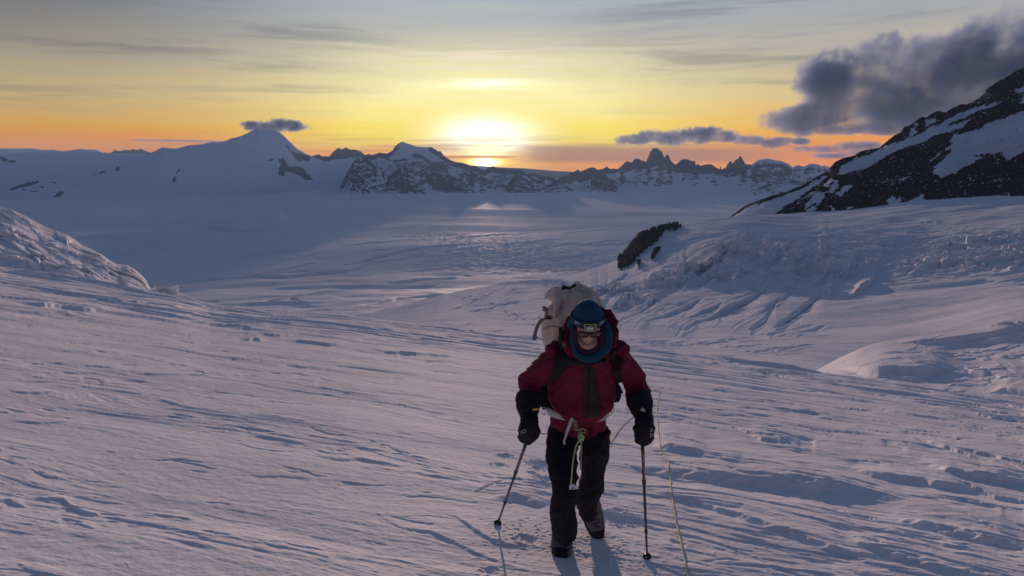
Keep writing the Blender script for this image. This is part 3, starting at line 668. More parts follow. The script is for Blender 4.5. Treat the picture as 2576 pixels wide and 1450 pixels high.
# far rim of the plateau, then nearer and nearer ranges
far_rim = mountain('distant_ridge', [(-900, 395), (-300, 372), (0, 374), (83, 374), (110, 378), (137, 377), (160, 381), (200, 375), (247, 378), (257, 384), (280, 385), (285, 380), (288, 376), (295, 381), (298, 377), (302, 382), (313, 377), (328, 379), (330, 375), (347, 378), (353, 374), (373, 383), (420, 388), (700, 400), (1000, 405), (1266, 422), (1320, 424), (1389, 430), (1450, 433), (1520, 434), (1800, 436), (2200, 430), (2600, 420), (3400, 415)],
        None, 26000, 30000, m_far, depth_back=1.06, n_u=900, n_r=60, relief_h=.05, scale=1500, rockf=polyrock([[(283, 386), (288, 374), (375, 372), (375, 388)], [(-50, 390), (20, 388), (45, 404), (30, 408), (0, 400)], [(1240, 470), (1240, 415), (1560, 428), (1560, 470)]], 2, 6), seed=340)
left_range = mountain('snow_ridge', [(-900, 380), (-400, 385), (0, 388), (60, 384), (140, 383), (200, 380), (260, 386), (330, 390), (400, 394), (470, 402), (560, 430), (640, 470)], None, 13500, 19000, m_far, n_u=420, n_r=120,
        relief_h=.04, scale=1900, rockf=polyrock([z3([(-20, 330), (20, 350), (60, 375), (110, 380), (120, 400), (60, 390), (20, 385), (-20, 360)])], 3, 7), seed=350)
SKY_G = [(120, 478), (200, 455), (280, 420), (340, 398)]+z3([(1140, 322), (1190, 297), (1230, 280), (1270, 286), (1330, 290), (1380, 276), (1440, 262), (1520, 258), (1560, 248), (1610, 238), (1640, 242), (1690, 238), (1750, 210), (1790, 203), (1830, 190), (1860, 175), (1880, 165), (1905, 152), (1930, 138), (1945, 134), (1965, 142), (1990, 150), (2030, 146), (2060, 152), (2110, 165), (2150, 200), (2170, 222), (2200, 250), (2230, 280), (2260, 302), (2300, 325), (2350, 345), (2420, 375), (2520, 430)])+[(900, 440), (960, 470), (1010, 486)]
left_peak = mountain('snow_mountain', SKY_G, lambda x: np.interp(x, [120, 300, 600, 800, 1010], [492, 494, 490, 478, 488]), 'plateau', lambda x: np.interp(x, [120, 640, 1010], [800, 3400, 700]), m_far, n_u=1000, n_r=260, relief_h=.11, scale=2300,
        rockf=polyrock([z3(p) for p in ([(2140, 255), (2170, 262), (2190, 300), (2240, 325), (2300, 335), (2350, 350), (2330, 390), (2290, 380), (2250, 385), (2220, 350), (2190, 310)],
            [(2090, 370), (2140, 355), (2160, 400), (2190, 430), (2240, 420), (2290, 440), (2320, 480), (2370, 530), (2290, 520), (2260, 490), (2200, 470), (2160, 460), (2140, 500), (2105, 490), (2100, 440), (2120, 410)],
            [(660, 480), (700, 455), (740, 450), (730, 480), (690, 490)], [(745, 470), (780, 455), (800, 465), (760, 478)], [(1300, 540), (1310, 510), (1330, 500), (1325, 540)], [(1325, 490), (1340, 450), (1365, 445), (1345, 470)], [(865, 465), (880, 430), (905, 425), (900, 455)], [(2010, 385), (2060, 360), (2080, 370), (2040, 385)])], 2.6, 6), seed=360)
left_knoll = mountain('snow_hill', [(-300, 520), (-60, 500)]+z3([(0, 620), (60, 595), (130, 570), (200, 545), (260, 530), (310, 530), (370, 530), (430, 540), (520, 570), (640, 585), (860, 610), (1100, 640)])+[(450, 505)], lambda x: 506., 'plateau', lambda x: np.interp(x, [-300, 90, 450], [900, 1500, 300]), m_far, n_u=420, n_r=120, relief_h=.06, scale=600,
        rockf=polyrock([z3(p) for p in ([(60, 600), (120, 570), (220, 545), (290, 530), (290, 550), (230, 570), (150, 585), (100, 605)], [(230, 610), (270, 600), (290, 608), (250, 618)], [(400, 655), (440, 615), (490, 610), (470, 640), (440, 658)], [(150, 600), (180, 590), (200, 605)], [(380, 535), (430, 545), (410, 560)], [(290, 575), (330, 575), (320, 590)])], 3.5, 5), seed=370)
# central range and its spurs
SKY_H = z4([(-200, 330), (-60, 235), (0, 220), (40, 245), (90, 265), (115, 258), (150, 246), (175, 265), (240, 266), (270, 230), (300, 205), (320, 190), (335, 202), (350, 205), (385, 188), (400, 200), (420, 208), (470, 208), (510, 225), (545, 255), (580, 245), (600, 255), (640, 244), (670, 230), (700, 240), (740, 240), (780, 215), (805, 180), (830, 155), (850, 146), (870, 140), (910, 155), (950, 168), (990, 183), (1050, 187), (1110, 185), (1135, 200), (1160, 215), (1175, 225), (1190, 219), (1210, 245), (1230, 266), (1280, 300), (1330, 315), (1380, 320), (1450, 345), (1500, 352), (1530, 372), (1570, 386), (1600, 364), (1640, 350), (1680, 365), (1730, 372), (1850, 380), (1890, 386), (1930, 418), (1990, 408), (2080, 440), (2130, 437), (2200, 480), (2260, 520), (2330, 556)])
def ex_mid(u, v, Q, X, Y, Z, sl):
    st = fbm((u+v*.6)/22, (v-u*.3)/10, 4, .6, 420); k = sstep(u, 880, 960)*sstep(v, 395, 420)*sstep(v, 476, 460)
    sky = np.interp(u, [p[0] for p in SKY_H], [p[1] for p in SKY_H]); top = ((u < 1000) & (v < sky+13))|((u > 1080) & (v < sky+14))
    return np.maximum(sstep(sl+st*1.9, 1.75, 1.9)*k, top*.8)
mid_range = mountain('rocky_range', SKY_H, lambda x: np.interp(x, [700, 1050, 1440], [472, 474, 482]), 'plateau', lambda x: np.interp(x, [700, 1000, 1250, 1440], [3500, 3400, 2500, 300]), m_far, n_u=1100, n_r=260, relief_h=.20, scale=1100,
        rockf=polyrock([z4(p) for p in ([(240, 300), (270, 230), (320, 185), (420, 200), (520, 225), (550, 260), (480, 270), (400, 280), (300, 290)], [(930, 265), (970, 240), (1010, 245), (1060, 275), (1110, 305), (1080, 315), (1030, 285), (970, 280)], [(720, 280), (800, 300), (900, 280), (930, 300), (820, 310), (740, 300)],
            [(770, 240), (820, 170), (840, 200), (800, 230), (760, 260)], [(1160, 215), (1200, 225), (1240, 280), (1300, 310), (1230, 310), (1180, 280)], [(1100, 320), (1180, 310), (1260, 370), (1240, 400), (1160, 390), (1100, 370)])], 2.6, 6, ex_mid), seed=380, jag=.0006)
def spur(sky, rb, rs, seed, amt=.75, base=None):
    us = [p[0] for p in sky]
    def rk(u, v, Q, X, Y, Z, sl):
        st = fbm((u+v*.5)/16, (v-u*.4)/7, 4, .6, seed+5)
        return sstep(sl*.8+st*1.1+amt*.8, .95, 1.2)
    return mountain('rocky_spur', sky, base, rb, rs, m_far, n_u=360, n_r=110, relief_h=.22, scale=650, rockf=rk, seed=seed, jag=.0009)
spur(z4([(335, 520), (360, 470), (380, 425), (405, 380), (440, 320), (480, 275), (520, 258), (545, 270), (580, 300), (620, 330), (640, 360), (690, 385), (720, 420), (760, 455), (800, 490), (830, 512)]), 13206, 14200, 431, .22)
spur(z4([(700, 520), (730, 460), (760, 418), (800, 390), (850, 355), (885, 338), (910, 365), (960, 375), (1020, 395), (1060, 415), (1100, 445), (1140, 480), (1180, 510), (1215, 532)]), 13064, 14058, 437, .4)
spur(z4([(1010, 520), (1045, 450), (1080, 410), (1150, 395), (1220, 405), (1300, 440), (1400, 450), (1500, 490), (1600, 520), (1700, 552)]), 13348, 14058, 441, .35)
spur(z4([(1300, 540), (1345, 460), (1380, 412), (1420, 390), (1450, 385), (1480, 405), (1540, 430), (1620, 470), (1700, 490), (1780, 530)]), 13916, 14626, 445, .40)
spur(z4([(1740, 550), (1780, 480), (1820, 435), (1880, 405), (1930, 412), (1960, 405), (2030, 425), (2080, 445), (2150, 440), (2200, 485), (2260, 520), (2325, 555)]), 13490, 14200, 449, .4)
spur(z4([(1770, 560), (1820, 505), (1900, 495), (1960, 505), (2020, 525), (2080, 550)]), 13206, 13632, 453, .4)
# range with the tower on the right
SKY_R = z5([(20, 470), (60, 455), (120, 430), (190, 395), (220, 377), (240, 395), (270, 385), (300, 370), (330, 360), (360, 362), (390, 380), (420, 375), (445, 368), (465, 350), (480, 362), (500, 374), (530, 370), (560, 375), (590, 350), (620, 320), (640, 306), (660, 312), (680, 320), (700, 295), (715, 282), (730, 286), (750, 290), (765, 302), (780, 302), (800, 315), (815, 285), (830, 250), (838, 222), (850, 222), (856, 200), (870, 194), (905, 196), (915, 210), (928, 218), (938, 222), (948, 250), (957, 282), (970, 262), (980, 250), (990, 250), (1002, 270), (1010, 295), (1022, 312), (1045, 330), (1060, 335), (1085, 312), (1110, 290), (1160, 290), (1190, 305), (1224, 308), (1228, 342), (1245, 328), (1270, 347), (1310, 335), (1360, 333), (1380, 345), (1400, 360), (1430, 376), (1438, 352), (1443, 352), (1449, 382), (1468, 366), (1482, 368), (1500, 330), (1520, 308), (1532, 306), (1542, 328), (1560, 305), (1580, 288), (1592, 290), (1598, 266), (1616, 266), (1625, 285), (1640, 308), (1655, 332), (1690, 336), (1715, 333), (1740, 310), (1765, 296), (1800, 292), (1840, 282), (1900, 298), (1960, 305), (2020, 330), (2060, 360), (2085, 345), (2110, 340), (2150, 355), (2180, 340), (2215, 328), (2280, 335), (2300, 350), (2330, 345), (2370, 360), (2450, 380), (2600, 400), (2800, 430)])
def rock_R(u, v, Q, X, Y, Z, sl):
    x = (u-1389)/.2941; y = (v-315.7)/.2941
    skv = np.interp(x, [(p[0]-1389)/.2941 for p in SKY_R], [(p[1]-315.7)/.2941 for p in SKY_R])
    lim = np.interp(x, [0, 300, 560, 800, 950, 1050, 1250, 1450, 1660, 1760, 2400], [520, 470, 400, 375, 330, 400, 420, 420, 380, 350, 340])
    st = fbm((x+y*.5)/75, (y-x*.5)/34, 4, .6, 460); sb = fbm(x/60, y/60, 4, .6, 464)
    rk = (y < lim+30*sb)*.95
    rk = np.maximum(rk, sstep(sl+st*1.9, 2.1, 2.3)*sstep(y, 540, 500))
    glac = (x > 1700)
    rk = np.where(glac, sstep(sl+st*1.2, 1.05, 1.3)*sstep(y, skv+10, skv+40), rk)
    return rk
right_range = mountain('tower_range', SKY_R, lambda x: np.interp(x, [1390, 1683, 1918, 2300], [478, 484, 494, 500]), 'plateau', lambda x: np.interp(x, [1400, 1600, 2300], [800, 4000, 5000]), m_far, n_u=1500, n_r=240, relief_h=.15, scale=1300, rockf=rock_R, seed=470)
foot = spur(z5([(260, 505), (330, 480), (400, 430), (440, 405), (470, 450), (500, 480), (530, 505), (560, 528)]), 13400, 14500, 475, .45)

# ---------------------------------------------------------------- serac bank on the left
bank_mat = snow_mat('bank snow', 5, tint=(.80, .83, .88), bump=.15, rough=.5)
def build_bank():
    sky = [(-900, 200), (-500, 330), (-200, 450), (0, 521), (34, 529), (60, 542), (79, 552), (113, 570), (151, 585), (168, 590), (190, 604), (206, 616), (254, 640), (275, 655), (292, 664), (322, 668), (343, 681), (358, 694), (368, 706), (374, 720), (384, 730), (400, 733), (425, 736), (443, 741), (480, 754), (530, 770), (565, 786)]
    low = [(-900, 640), (-500, 660), (0, 705), (150, 728), (292, 750), (400, 768), (470, 784), (565, 805)]
    a, t = pix([p[0] for p in sky], [p[1] for p in sky]); az = nonuni(az_of(-60), a[-1], int(800*QF), a[0], az_of(-60), 60)
    az = az[az <= a[-1]][:]; az = np.unique(az); ts = np.interp(az, a, t)
    al, tl = pix([p[0] for p in low], [p[1] for p in low]); tb = np.interp(az, al, tl)
    r0, r1 = 62., 92.; q = np.linspace(0, 1, int(420*QF))[:, None]
    A = az[None]; R = r0+(r1-r0)*q; T = tb+(ts-tb)*q**.9
    X = R*np.sin(A); Y = R*np.cos(A); Z = R*T; u, v = unpix(X, Y, Z)
    env = sstep(q, 0, .10)*(1-sstep(q, .93, 1))
    wx = X+1.2*perlin(X/4, Y/4, 501); wz = Z+1.0*perlin(X/4, Y/4, 502)
    us_s = [p[0] for p in sky]; vs_s = [p[1] for p in sky]
    # ledges parallel to the skyline
    n = fbm(wx/9, (q*9+.25*X/6), 3, .55, 505)
    cv, ce, cs = cell(wx/3.2, q*8+0*A+.15*wx, 5); cv2, ce2, cs2 = cell(wx/1.1, q*20+0*A+.3*wx, 6)
    dens = sstep(fbm(X/7, q*3+0*A, 2, .5, 509)+.12*(1-q), -.15, .22)
    h = .45*terr(n, (-.15, .05, .28), .12)+dens*((cv*.55+cs*.6)*sstep(ce, .0, .22)+(cv2*.5+cs2*.4)*sstep(ce2, .0, .25))*(v > np.interp(u, us_s, vs_s)+14)-.3
    smooth_apron = 1-sstep(v, np.interp(u, [0, 150, 292, 374], [655, 690, 715, 735])-6, np.interp(u, [0, 150, 292, 374], [655, 690, 715, 735])+4)
    h = h*smooth_apron
    rnd = random.Random(21); sl_ = lambda a, b: .50+.1*rnd.random()
    LS = random_scarps(rnd, 46, (-60, 350), (530, 735), (35, 140), (5, 15), sl_, .10, lambda a, b: 1. if np.interp(a, us_s, vs_s)+6 < b < np.interp(a, [0, 150, 292, 374], [668, 700, 722, 740]) else 0)
    hz_ = scarps(u, v, R+0*u, LS, 1.6, 1.2, .5, 3.0)*smooth_apron
    Xn = X-np.sin(A)*h*env*.9; Yn = Y-np.cos(A)*h*env*.9; Zn = Z+h*env*.45+hz_*env*.8+.05*fbm(X/1., Y/1., 3, .6, 511)
    back = [( (r1+6*k)*np.sin(az), (r1+6*k)*np.cos(az), ts*r1-k*k*1.0-.35*k) for k in range(1, 9)]
    X = np.vstack([Xn]+[b[0][None] for b in back]); Y = np.vstack([Yn]+[b[1][None] for b in back]); Z = np.vstack([Zn]+[b[2][None] for b in back])
    return grid_mesh('snow_bank', X, Y, Z, bank_mat)
bank = build_bank()

# ---------------------------------------------------------------- wind scoop drift at the right
def build_scoop():
    sky = [(1950, 960), (2020, 945), (2055, 937), (2090, 915), (2130, 893), (2180, 875), (2230, 862), (2300, 852), (2400, 842), (2480, 832), (2500, 824), (2576, 814), (2800, 780), (3300, 740)]
    a, t = pix([p[0] for p in sky], [p[1] for p in sky]); az = np.linspace(a[0], a[-1], int(900*QF)); ts = np.interp(az, a, t)
    low = curve([(1950, 975), (2055, 960), (2300, 1010), (2576, 1060), (3300, 1180)]); tb = low(az)-.03; kk = np.hanning(61); kk /= kk.sum(); ts = np.convolve(np.pad(ts, 30, 'edge'), kk, 'valid'); tb = np.convolve(np.pad(tb, 30, 'edge'), kk, 'valid')
    r0, r1 = 78., 172.; q = np.linspace(0, 1, int(420*QF))[:, None]; A = az[None]; R = r0+(r1-r0)*q; T = tb+(ts-tb)*q
    X = R*np.sin(A); Y = R*np.cos(A); Z = R*T; u, v = unpix(X, Y, Z)
    env = sstep(q, 0, .06)*(1-sstep(q, .95, 1))
    wv = v+3*perlin(u/50, v/14, 521)
    def lip(pts, w, hgt):
        us = [p[0] for p in pts]; vs = [p[1] for p in pts]; vc = np.interp(u, us, vs); d = wv-vc
        e = sstep(u, us[0], us[0]+50)*(1-sstep(u, us[-1]-40, us[-1]))
        return hgt*e*np.where(d > 0, 1-sstep(d/w, 0, 1), np.exp(d/(w*1.6)))
    h = lip([(2075, 935), (2150, 927), (2250, 920), (2350, 925), (2420, 932), (2450, 948)], 26, .3)
    h = h+lip([(2160, 950), (2230, 945), (2310, 955), (2340, 968)], 14, .1)
    h = h+lip([(2120, 902), (2200, 880), (2300, 862), (2420, 850), (2520, 836), (2700, 815)], 20, .3)
    h = h+lip([(2330, 890), (2420, 872), (2500, 860), (2700, 830)], 10, .42)+lip([(2480, 990), (2530, 978), (2580, 985), (2640, 1000)], 16, .1)
    m = np.exp(-((v-905)/28.)**2)*sstep(u, 2200, 2300)
    h = h+m*.4*terr(fbm(X/3.5, Y/9, 3, .5, 527), (0, .2), .12)+.12*fbm(X/5, Y/8, 4, .5, 529)+.22*terr(fbm(X/14, Y/9, 3, .5, 531), (.0, .25), .1)
    rnd = random.Random(6)
    h = h+scarps(u, v, R+0*u, [([(2090, 930), (2150, 926), (2250, 920), (2350, 925), (2430, 940)], 34, 1.0), ([(2130, 898), (2200, 879), (2300, 862), (2420, 850), (2540, 830), (2700, 812)], 22, 1.), ([(2300, 895), (2420, 872), (2500, 858), (2700, 830)], 8, .8), ([(2160, 952), (2230, 944), (2310, 954), (2350, 970)], 12, .9), ([(2480, 992), (2530, 978), (2590, 988), (2650, 1005)], 16, 1.), ([(2330, 918), (2420, 905), (2520, 890)], 6, .6)]
        + random_scarps(rnd, 40, (2200, 2640), (880, 990), (25, 110), (2, 6), (-.3, .1), .1), 2.0, .18, .08, .5)
    cv, ce, cs = cell(X/2.4, Y/4.0, 8); blk = np.exp(-((u-2530)/50.)**2-((v-830)/9.)**2)+.8*np.exp(-((u-2440)/30.)**2-((v-840)/5.)**2)+.5*np.exp(-((u-2480)/90.)**2-((v-945)/20.)**2)
    h = h+blk*(cv*1.2+cs*.8)*sstep(ce, .02, .18)
    Z = Z+h*env
    back = [((r1+8*k)*np.sin(az), (r1+8*k)*np.cos(az), ts*r1-k*k*1.2-.5*k) for k in range(1, 8)]
    X = np.vstack([X]+[b[0][None] for b in back]); Y = np.vstack([Y]+[b[1][None] for b in back]); Z = np.vstack([Z]+[b[2][None] for b in back])
    return grid_mesh('snow_drift', X, Y, Z, bank_mat)
scoop = build_scoop()
# ---------------------------------------------------------------- clouds (real volumes above and beyond the haze)
def cloud(name, label, r, blobs, thick, dens, nscale, group=None, col=(.44, .60, .95), amp=1.0, aniso=.1, step=.35):
    cx = sum(b[0] for b in blobs)/len(blobs); cyy = sum(b[1] for b in blobs)/len(blobs)
    a, t = pix(cx, cyy); a = float(a); t = float(t); org = Vector((r*math.sin(a), r*math.cos(a), r*t)); k = r*math.hypot(1, 0)/FPX/ math.cos(a)**.0
    bl = []
    for (u, v, ru, rv) in blobs:
        a2, t2 = pix(u, v); x = r*math.tan(float(a2)-a); z = r*float(t2)-r*t
        bl.append((x, z, ru*r/FPX, rv*r/FPX))
    bm = bmesh.new()
    for x, z, rx, rz in bl:
        m4 = Matrix.Translation((x, 0, z)) @ Matrix.Diagonal((rx*1.35, thick*1.0, rz*1.35, 1))
        bmesh.ops.create_icosphere(bm, subdivisions=2, radius=1, matrix=m4)
    h = bmesh.ops.convex_hull(bm, input=bm.verts[:])
    keep = set(g for g in h['geom'] if isinstance(g, bmesh.types.BMVert))
    bmesh.ops.delete(bm, geom=[v for v in bm.verts if v not in keep], context='VERTS')
    bmesh.ops.delete(bm, geom=[f for f in bm.faces if f not in set(h['geom'])], context='FACES_ONLY')
    bmesh.ops.recalc_face_normals(bm, faces=bm.faces[:])
    me = bpy.data.meshes.new(name); bm.to_mesh(me); bm.free()
    o = bpy.data.objects.new(name, me); C0.objects.link(o); o.location = org; o.rotation_euler = (0, 0, -a)
    o['label'] = label; o['category'] = 'cloud'
    if group: o['group'] = group
    m = bpy.data.materials.new('cloud vapour'); m.use_nodes = True; m.node_tree.nodes.clear(); n = NB(m.node_tree)
    tcn = n.node('ShaderNodeTexCoord'); p = tcn.outputs['Object']; x_, y_, z_ = n.sep(p)
    f = None
    for x, z, rx, rz in bl:
        d = n.m('SQRT', ((x_-x)/rx)**2+(y_/(thick*.75))**2+((z_-z)/rz)**2); g = 1.0-d
        f = g if f is None else n.m('SMOOTH_MAX', f, g, .25)
    nz = n.noise(p, 1/nscale, 7, .62, .3); nz2 = n.noise(p, .28/nscale, 3, .5)
    e = f+(nz-.5)*amp+(nz2-.5)*amp*.7
    rho = n.smooth(e, .0, .28)*(0.35+n.smooth(nz2, .35, .65)*.65)*dens
    pv = n.node('ShaderNodeVolumePrincipled'); pv.inputs['Color'].default_value = (*col, 1); n.put(pv.inputs['Density'], rho); pv.inputs['Anisotropy'].default_value = aniso
    oo = n.node('ShaderNodeOutputMaterial'); m.node_tree.links.new(pv.outputs[0], oo.inputs['Volume'])
    m.cycles.volume_step_rate = step
    me.materials.append(m); return o
cloud('cloud', 'big dark grey cloud bank rising behind the rocky mountain', 30000, [(2010, 299, 82, 38), (2100, 215, 85, 75), (2090, 288, 120, 42), (2240, 190, 120, 90), (2260, 278, 160, 48), (2400, 180, 140, 100), (2430, 265, 190, 55), (2600, 130, 170, 115), (2650, 215, 190, 80), (2850, 90, 200, 140), (2180, 323, 130, 17)], 1500, .0027, 430, amp=1.45, step=.25)
cloud('cloud', 'small flat dark cloud capping the snow mountain summit', 22000, [(655, 318, 48, 13), (700, 315, 55, 17), (745, 320, 34, 11)], 330, .012, 90, amp=1.5)
cloud('cloud', 'long grey cloud floating over the rock towers', 36000, [(1600, 352, 60, 13), (1680, 344, 75, 20), (1760, 340, 65, 21), (1815, 345, 38, 17)], 800, .0042, 210, amp=1.7)
cloud('cloud', 'small ragged grey cloud to the right of the long one', 38000, [(1890, 352, 42, 13), (1950, 358, 45, 13), (2010, 356, 30, 8)], 700, .004, 220, amp=1.6)
cloud('cloud', 'faint low cloud streak left of the snow mountain', 36000, [(430, 354, 110, 3.5), (540, 357, 60, 4)], 500, .003, 500, amp=.5)
cloud('cloud', 'loose low cloud beside the rocky mountain ridge', 40000, [(2070, 375, 60, 9), (2150, 368, 60, 12), (2090, 392, 50, 6), (2170, 385, 50, 8)], 700, .003, 240, amp=1.6)
# ---------------------------------------------------------------- surface height lookup for things that stand on the slope
def surf(x, y):
    X = np.array([x], float); Y = np.array([y], float); az = np.arctan2(X, Y); a, c = slope_c(az); r = np.hypot(X, Y)
    Z = -EYE-a*r-c*r*r; re = np.sqrt(EYE/c)
    dr = drifts(X, Y, Z, re); rl = relief(X, Y); calm = 1.0
    for (u, v, rad) in ((1410, 1405, .34), (1503, 1352, .34)):
        p = ground_at(u, v); calm = calm*(1-.75*np.exp(-((X-p.x)**2+(Y-p.y)**2)/rad**2))
    return float((Z+(rl+dr)*calm-.03)[0])
def on_snow(u, v, lift=0.0):
    p = ground_at(u, v)
    for _ in range(3):
        z = surf(p.x, p.y); b = float(slope_z(np.array(p.x), np.array(p.y))); d = z-b
        # move along the ray until it meets the real surface
        dirv = p.normalized(); p = p+dirv*((z+lift-p.z)/(dirv.z-(-A0)))*.9
    return Vector((p.x, p.y, surf(p.x, p.y)+lift))

# ---------------------------------------------------------------- small materials
def mat(name, col, rough=.85, var=.25, sc=40, bump=.3, bd=.002, spec=.2, metal=0, em=None, weave=0):
    m = bpy.data.materials.new(name); m.use_nodes = True; n = NB(m.node_tree); m.node_tree.nodes.clear()
    t = n.node('ShaderNodeTexCoord'); p = t.outputs['Object']
    f = n.noise(p, sc, 4, .6)
    c = n.mix(f, tuple(k*(1-var) for k in col), tuple(min(1, k*(1+var)) for k in col))
    b = n.node('ShaderNodeBsdfPrincipled'); n.put(b.inputs['Base Color'], c); b.inputs['Roughness'].default_value = rough
    b.inputs['Specular IOR Level'].default_value = spec; b.inputs['Metallic'].default_value = metal
    if em: b.inputs['Emission Color'].default_value = (*em, 1); b.inputs['Emission Strength'].default_value = 1
    if bump:
        bp = n.node('ShaderNodeBump'); bp.inputs['Strength'].default_value = bump; bp.inputs['Distance'].default_value = bd
        n.put(bp.inputs['Height'], n.noise(p, sc*3, 4, .65)+f*2.0); n.nt.links.new(bp.outputs[0], b.inputs['Normal'])
    o = n.node('ShaderNodeOutputMaterial'); n.nt.links.new(b.outputs[0], o.inputs[0])
    return m
M = dict(
 jacket=mat('maroon shell fabric', (.170, .014, .040), .8, .25, 7, .9, .030), black=mat('black soft shell', (.008, .009, .015), .85, .3, 9, .9, .025), panel=mat('dark brown panel', (.036, .030, .027), .8, .3, 24, .4, .003),
 glove=mat('black glove fabric', (.014, .013, .017), .75, .3, 40, .5, .003), web=mat('black webbing', (.022, .020, .022), .8, .2, 80, .3, .001), skin=mat('weathered skin', (.62, .40, .31), .6, .08, 30, .3, .002, .3),
 stubble=mat('dark stubble', (.43, .27, .215), .9, .15, 200, .5, .001), lip=mat('dark lips', (.19, .085, .075), .6, .1, 60, .1), beanie=mat('petrol blue knit', (.022, .085, .130), .95, .25, 60, .6, .003), gaiter=mat('teal fleece', (.014, .072, .108), .95, .3, 40, .6, .004), gaiter2=mat('dark purple lining', (.055, .028, .060), .95, .3, 40, .6, .004),
 strapblue=mat('dusty blue elastic', (.060, .075, .130), .9, .2, 60, .3, .001), lime=mat('pale lime plastic', (.42, .55, .16), .5, .05, 20, .0), lens=mat('frosted lamp lens', (.55, .60, .62), .25, .05, 20, 0, spec=.5), led=mat('white reflector dots', (.9, .9, .9), .3, .02, 20, 0), dark=mat('black plastic', (.012, .012, .014), .45, .1, 30, 0, spec=.4),
 glass=mat('smoked lens', (.060, .045, .045), .12, .05, 10, 0, spec=.6), frame=mat('black spectacle frame', (.02, .012, .014), .4, .1, 10, 0), bag=mat('off white dry bag cloth', (.62, .55, .47), .7, .10, 9, .5, .006), bagstrap=mat('grey bag webbing', (.30, .27, .25), .85, .15, 60, .3, .001),
 white=mat('pale grey webbing', (.50, .53, .58), .8, .1, 60, .3, .001), tan=mat('tan webbing', (.30, .20, .14), .85, .1, 60, .3, .001), yellow=mat('yellow tag', (.75, .58, .04), .6, .1, 60, 0), boot=mat('black boot rubber', (.020, .020, .024), .6, .3, 40, .5, .003), bootgrey=mat('grey boot upper', (.145, .145, .165), .8, .3, 30, .6, .004), sole=mat('snowy black sole', (.030, .030, .036), .8, .5, 60, .6, .004),
 pole=mat('maroon pole tube', (.10, .022, .035), .35, .1, 60, 0, spec=.5), pole2=mat('dark pole tube', (.022, .020, .030), .35, .1, 60, 0, spec=.5), rope=mat('lime rope sheath', (.42, .60, .27), .8, .25, 200, .5, .001), rope2=mat('dusty rope sheath', (.30, .36, .22), .85, .25, 120, .5, .001), metal=mat('brushed alloy', (.5, .5, .52), .35, .1, 60, 0, metal=.9), mark=mat('pale print', (.62, .62, .66), .7, .05, 60, 0), orange=mat('orange pull tab', (.55, .16, .08), .7, .1, 60, 0), snowdust=mat('clinging snow', (.75, .78, .84), .8, .05, 60, .3))

# ---------------------------------------------------------------- body shapes
def crv(pts, n=8):
    """Catmull-Rom through (Vector, radius...) tuples"""
    P = [np.array([*p[0], *p[1:]], float) for p in pts]; P = [2*P[0]-P[1]]+P+[2*P[-1]-P[-2]]; out = []
    for i in range(1, len(P)-2):
        for k in range(n):
            t = k/n; a, b, c, d = P[i-1:i+3]
            out.append(.5*((2*b)+(-a+c)*t+(2*a-5*b+4*c-d)*t*t+(-a+3*b-3*c+d)*t**3))
    out.append(P[-2]); return out
def tube(bm, pts, seg=20, n=6, ref=None, caps=True, mi=0):
    """tube through (point, rx[, ry]); ref is the direction rx is measured along"""
    C = crv([(p[0], p[1], p[2] if len(p) > 2 else p[1]) for p in pts], n); rings = []; last = None
    for i, c in enumerate(C):
        p = Vector(c[:3]); q = Vector(C[min(i+1, len(C)-1)][:3])-Vector(C[max(i-1, 0)][:3])
        if q.length < 1e-9: q = Vector((0, 0, 1))
        q.normalize(); r = Vector(ref) if ref is not None else (last or (Vector((1, 0, 0)) if abs(q.x) < .9 else Vector((0, 1, 0))))
        r = (r-q*r.dot(q)); r = r.normalized() if r.length > 1e-6 else q.orthogonal().normalized(); last = r
        s = q.cross(r); rx, ry = max(c[3], 1e-4), max(c[4], 1e-4)
        rings.append([bm.verts.new(p+r*math.cos(a)*rx+s*math.sin(a)*ry) for a in [2*math.pi*k/seg for k in range(seg)]])
    for a, b in zip(rings[:-1], rings[1:]):
        for k in range(seg):
            f = bm.faces.new((a[k], a[(k+1) % seg], b[(k+1) % seg], b[k])); f.smooth = True; f.material_index = mi
    if caps:
        for rg, fl in ((rings[0], True), (rings[-1], False)):
            f = bm.faces.new(list(reversed(rg)) if fl else rg); f.smooth = True; f.material_index = mi
    return rings
def ell(bm, c, rx, ry, rz, rot=None, seg=24, ring=16):
    m4 = Matrix.Translation(c) @ ((rot.to_4x4()) if rot else Matrix()) @ Matrix.Diagonal((rx, ry, rz, 1))
    r = bmesh.ops.create_uvsphere(bm, u_segments=seg, v_segments=ring, radius=1, matrix=m4)
    for v in r['verts']:
        for f in v.link_faces: f.smooth = True
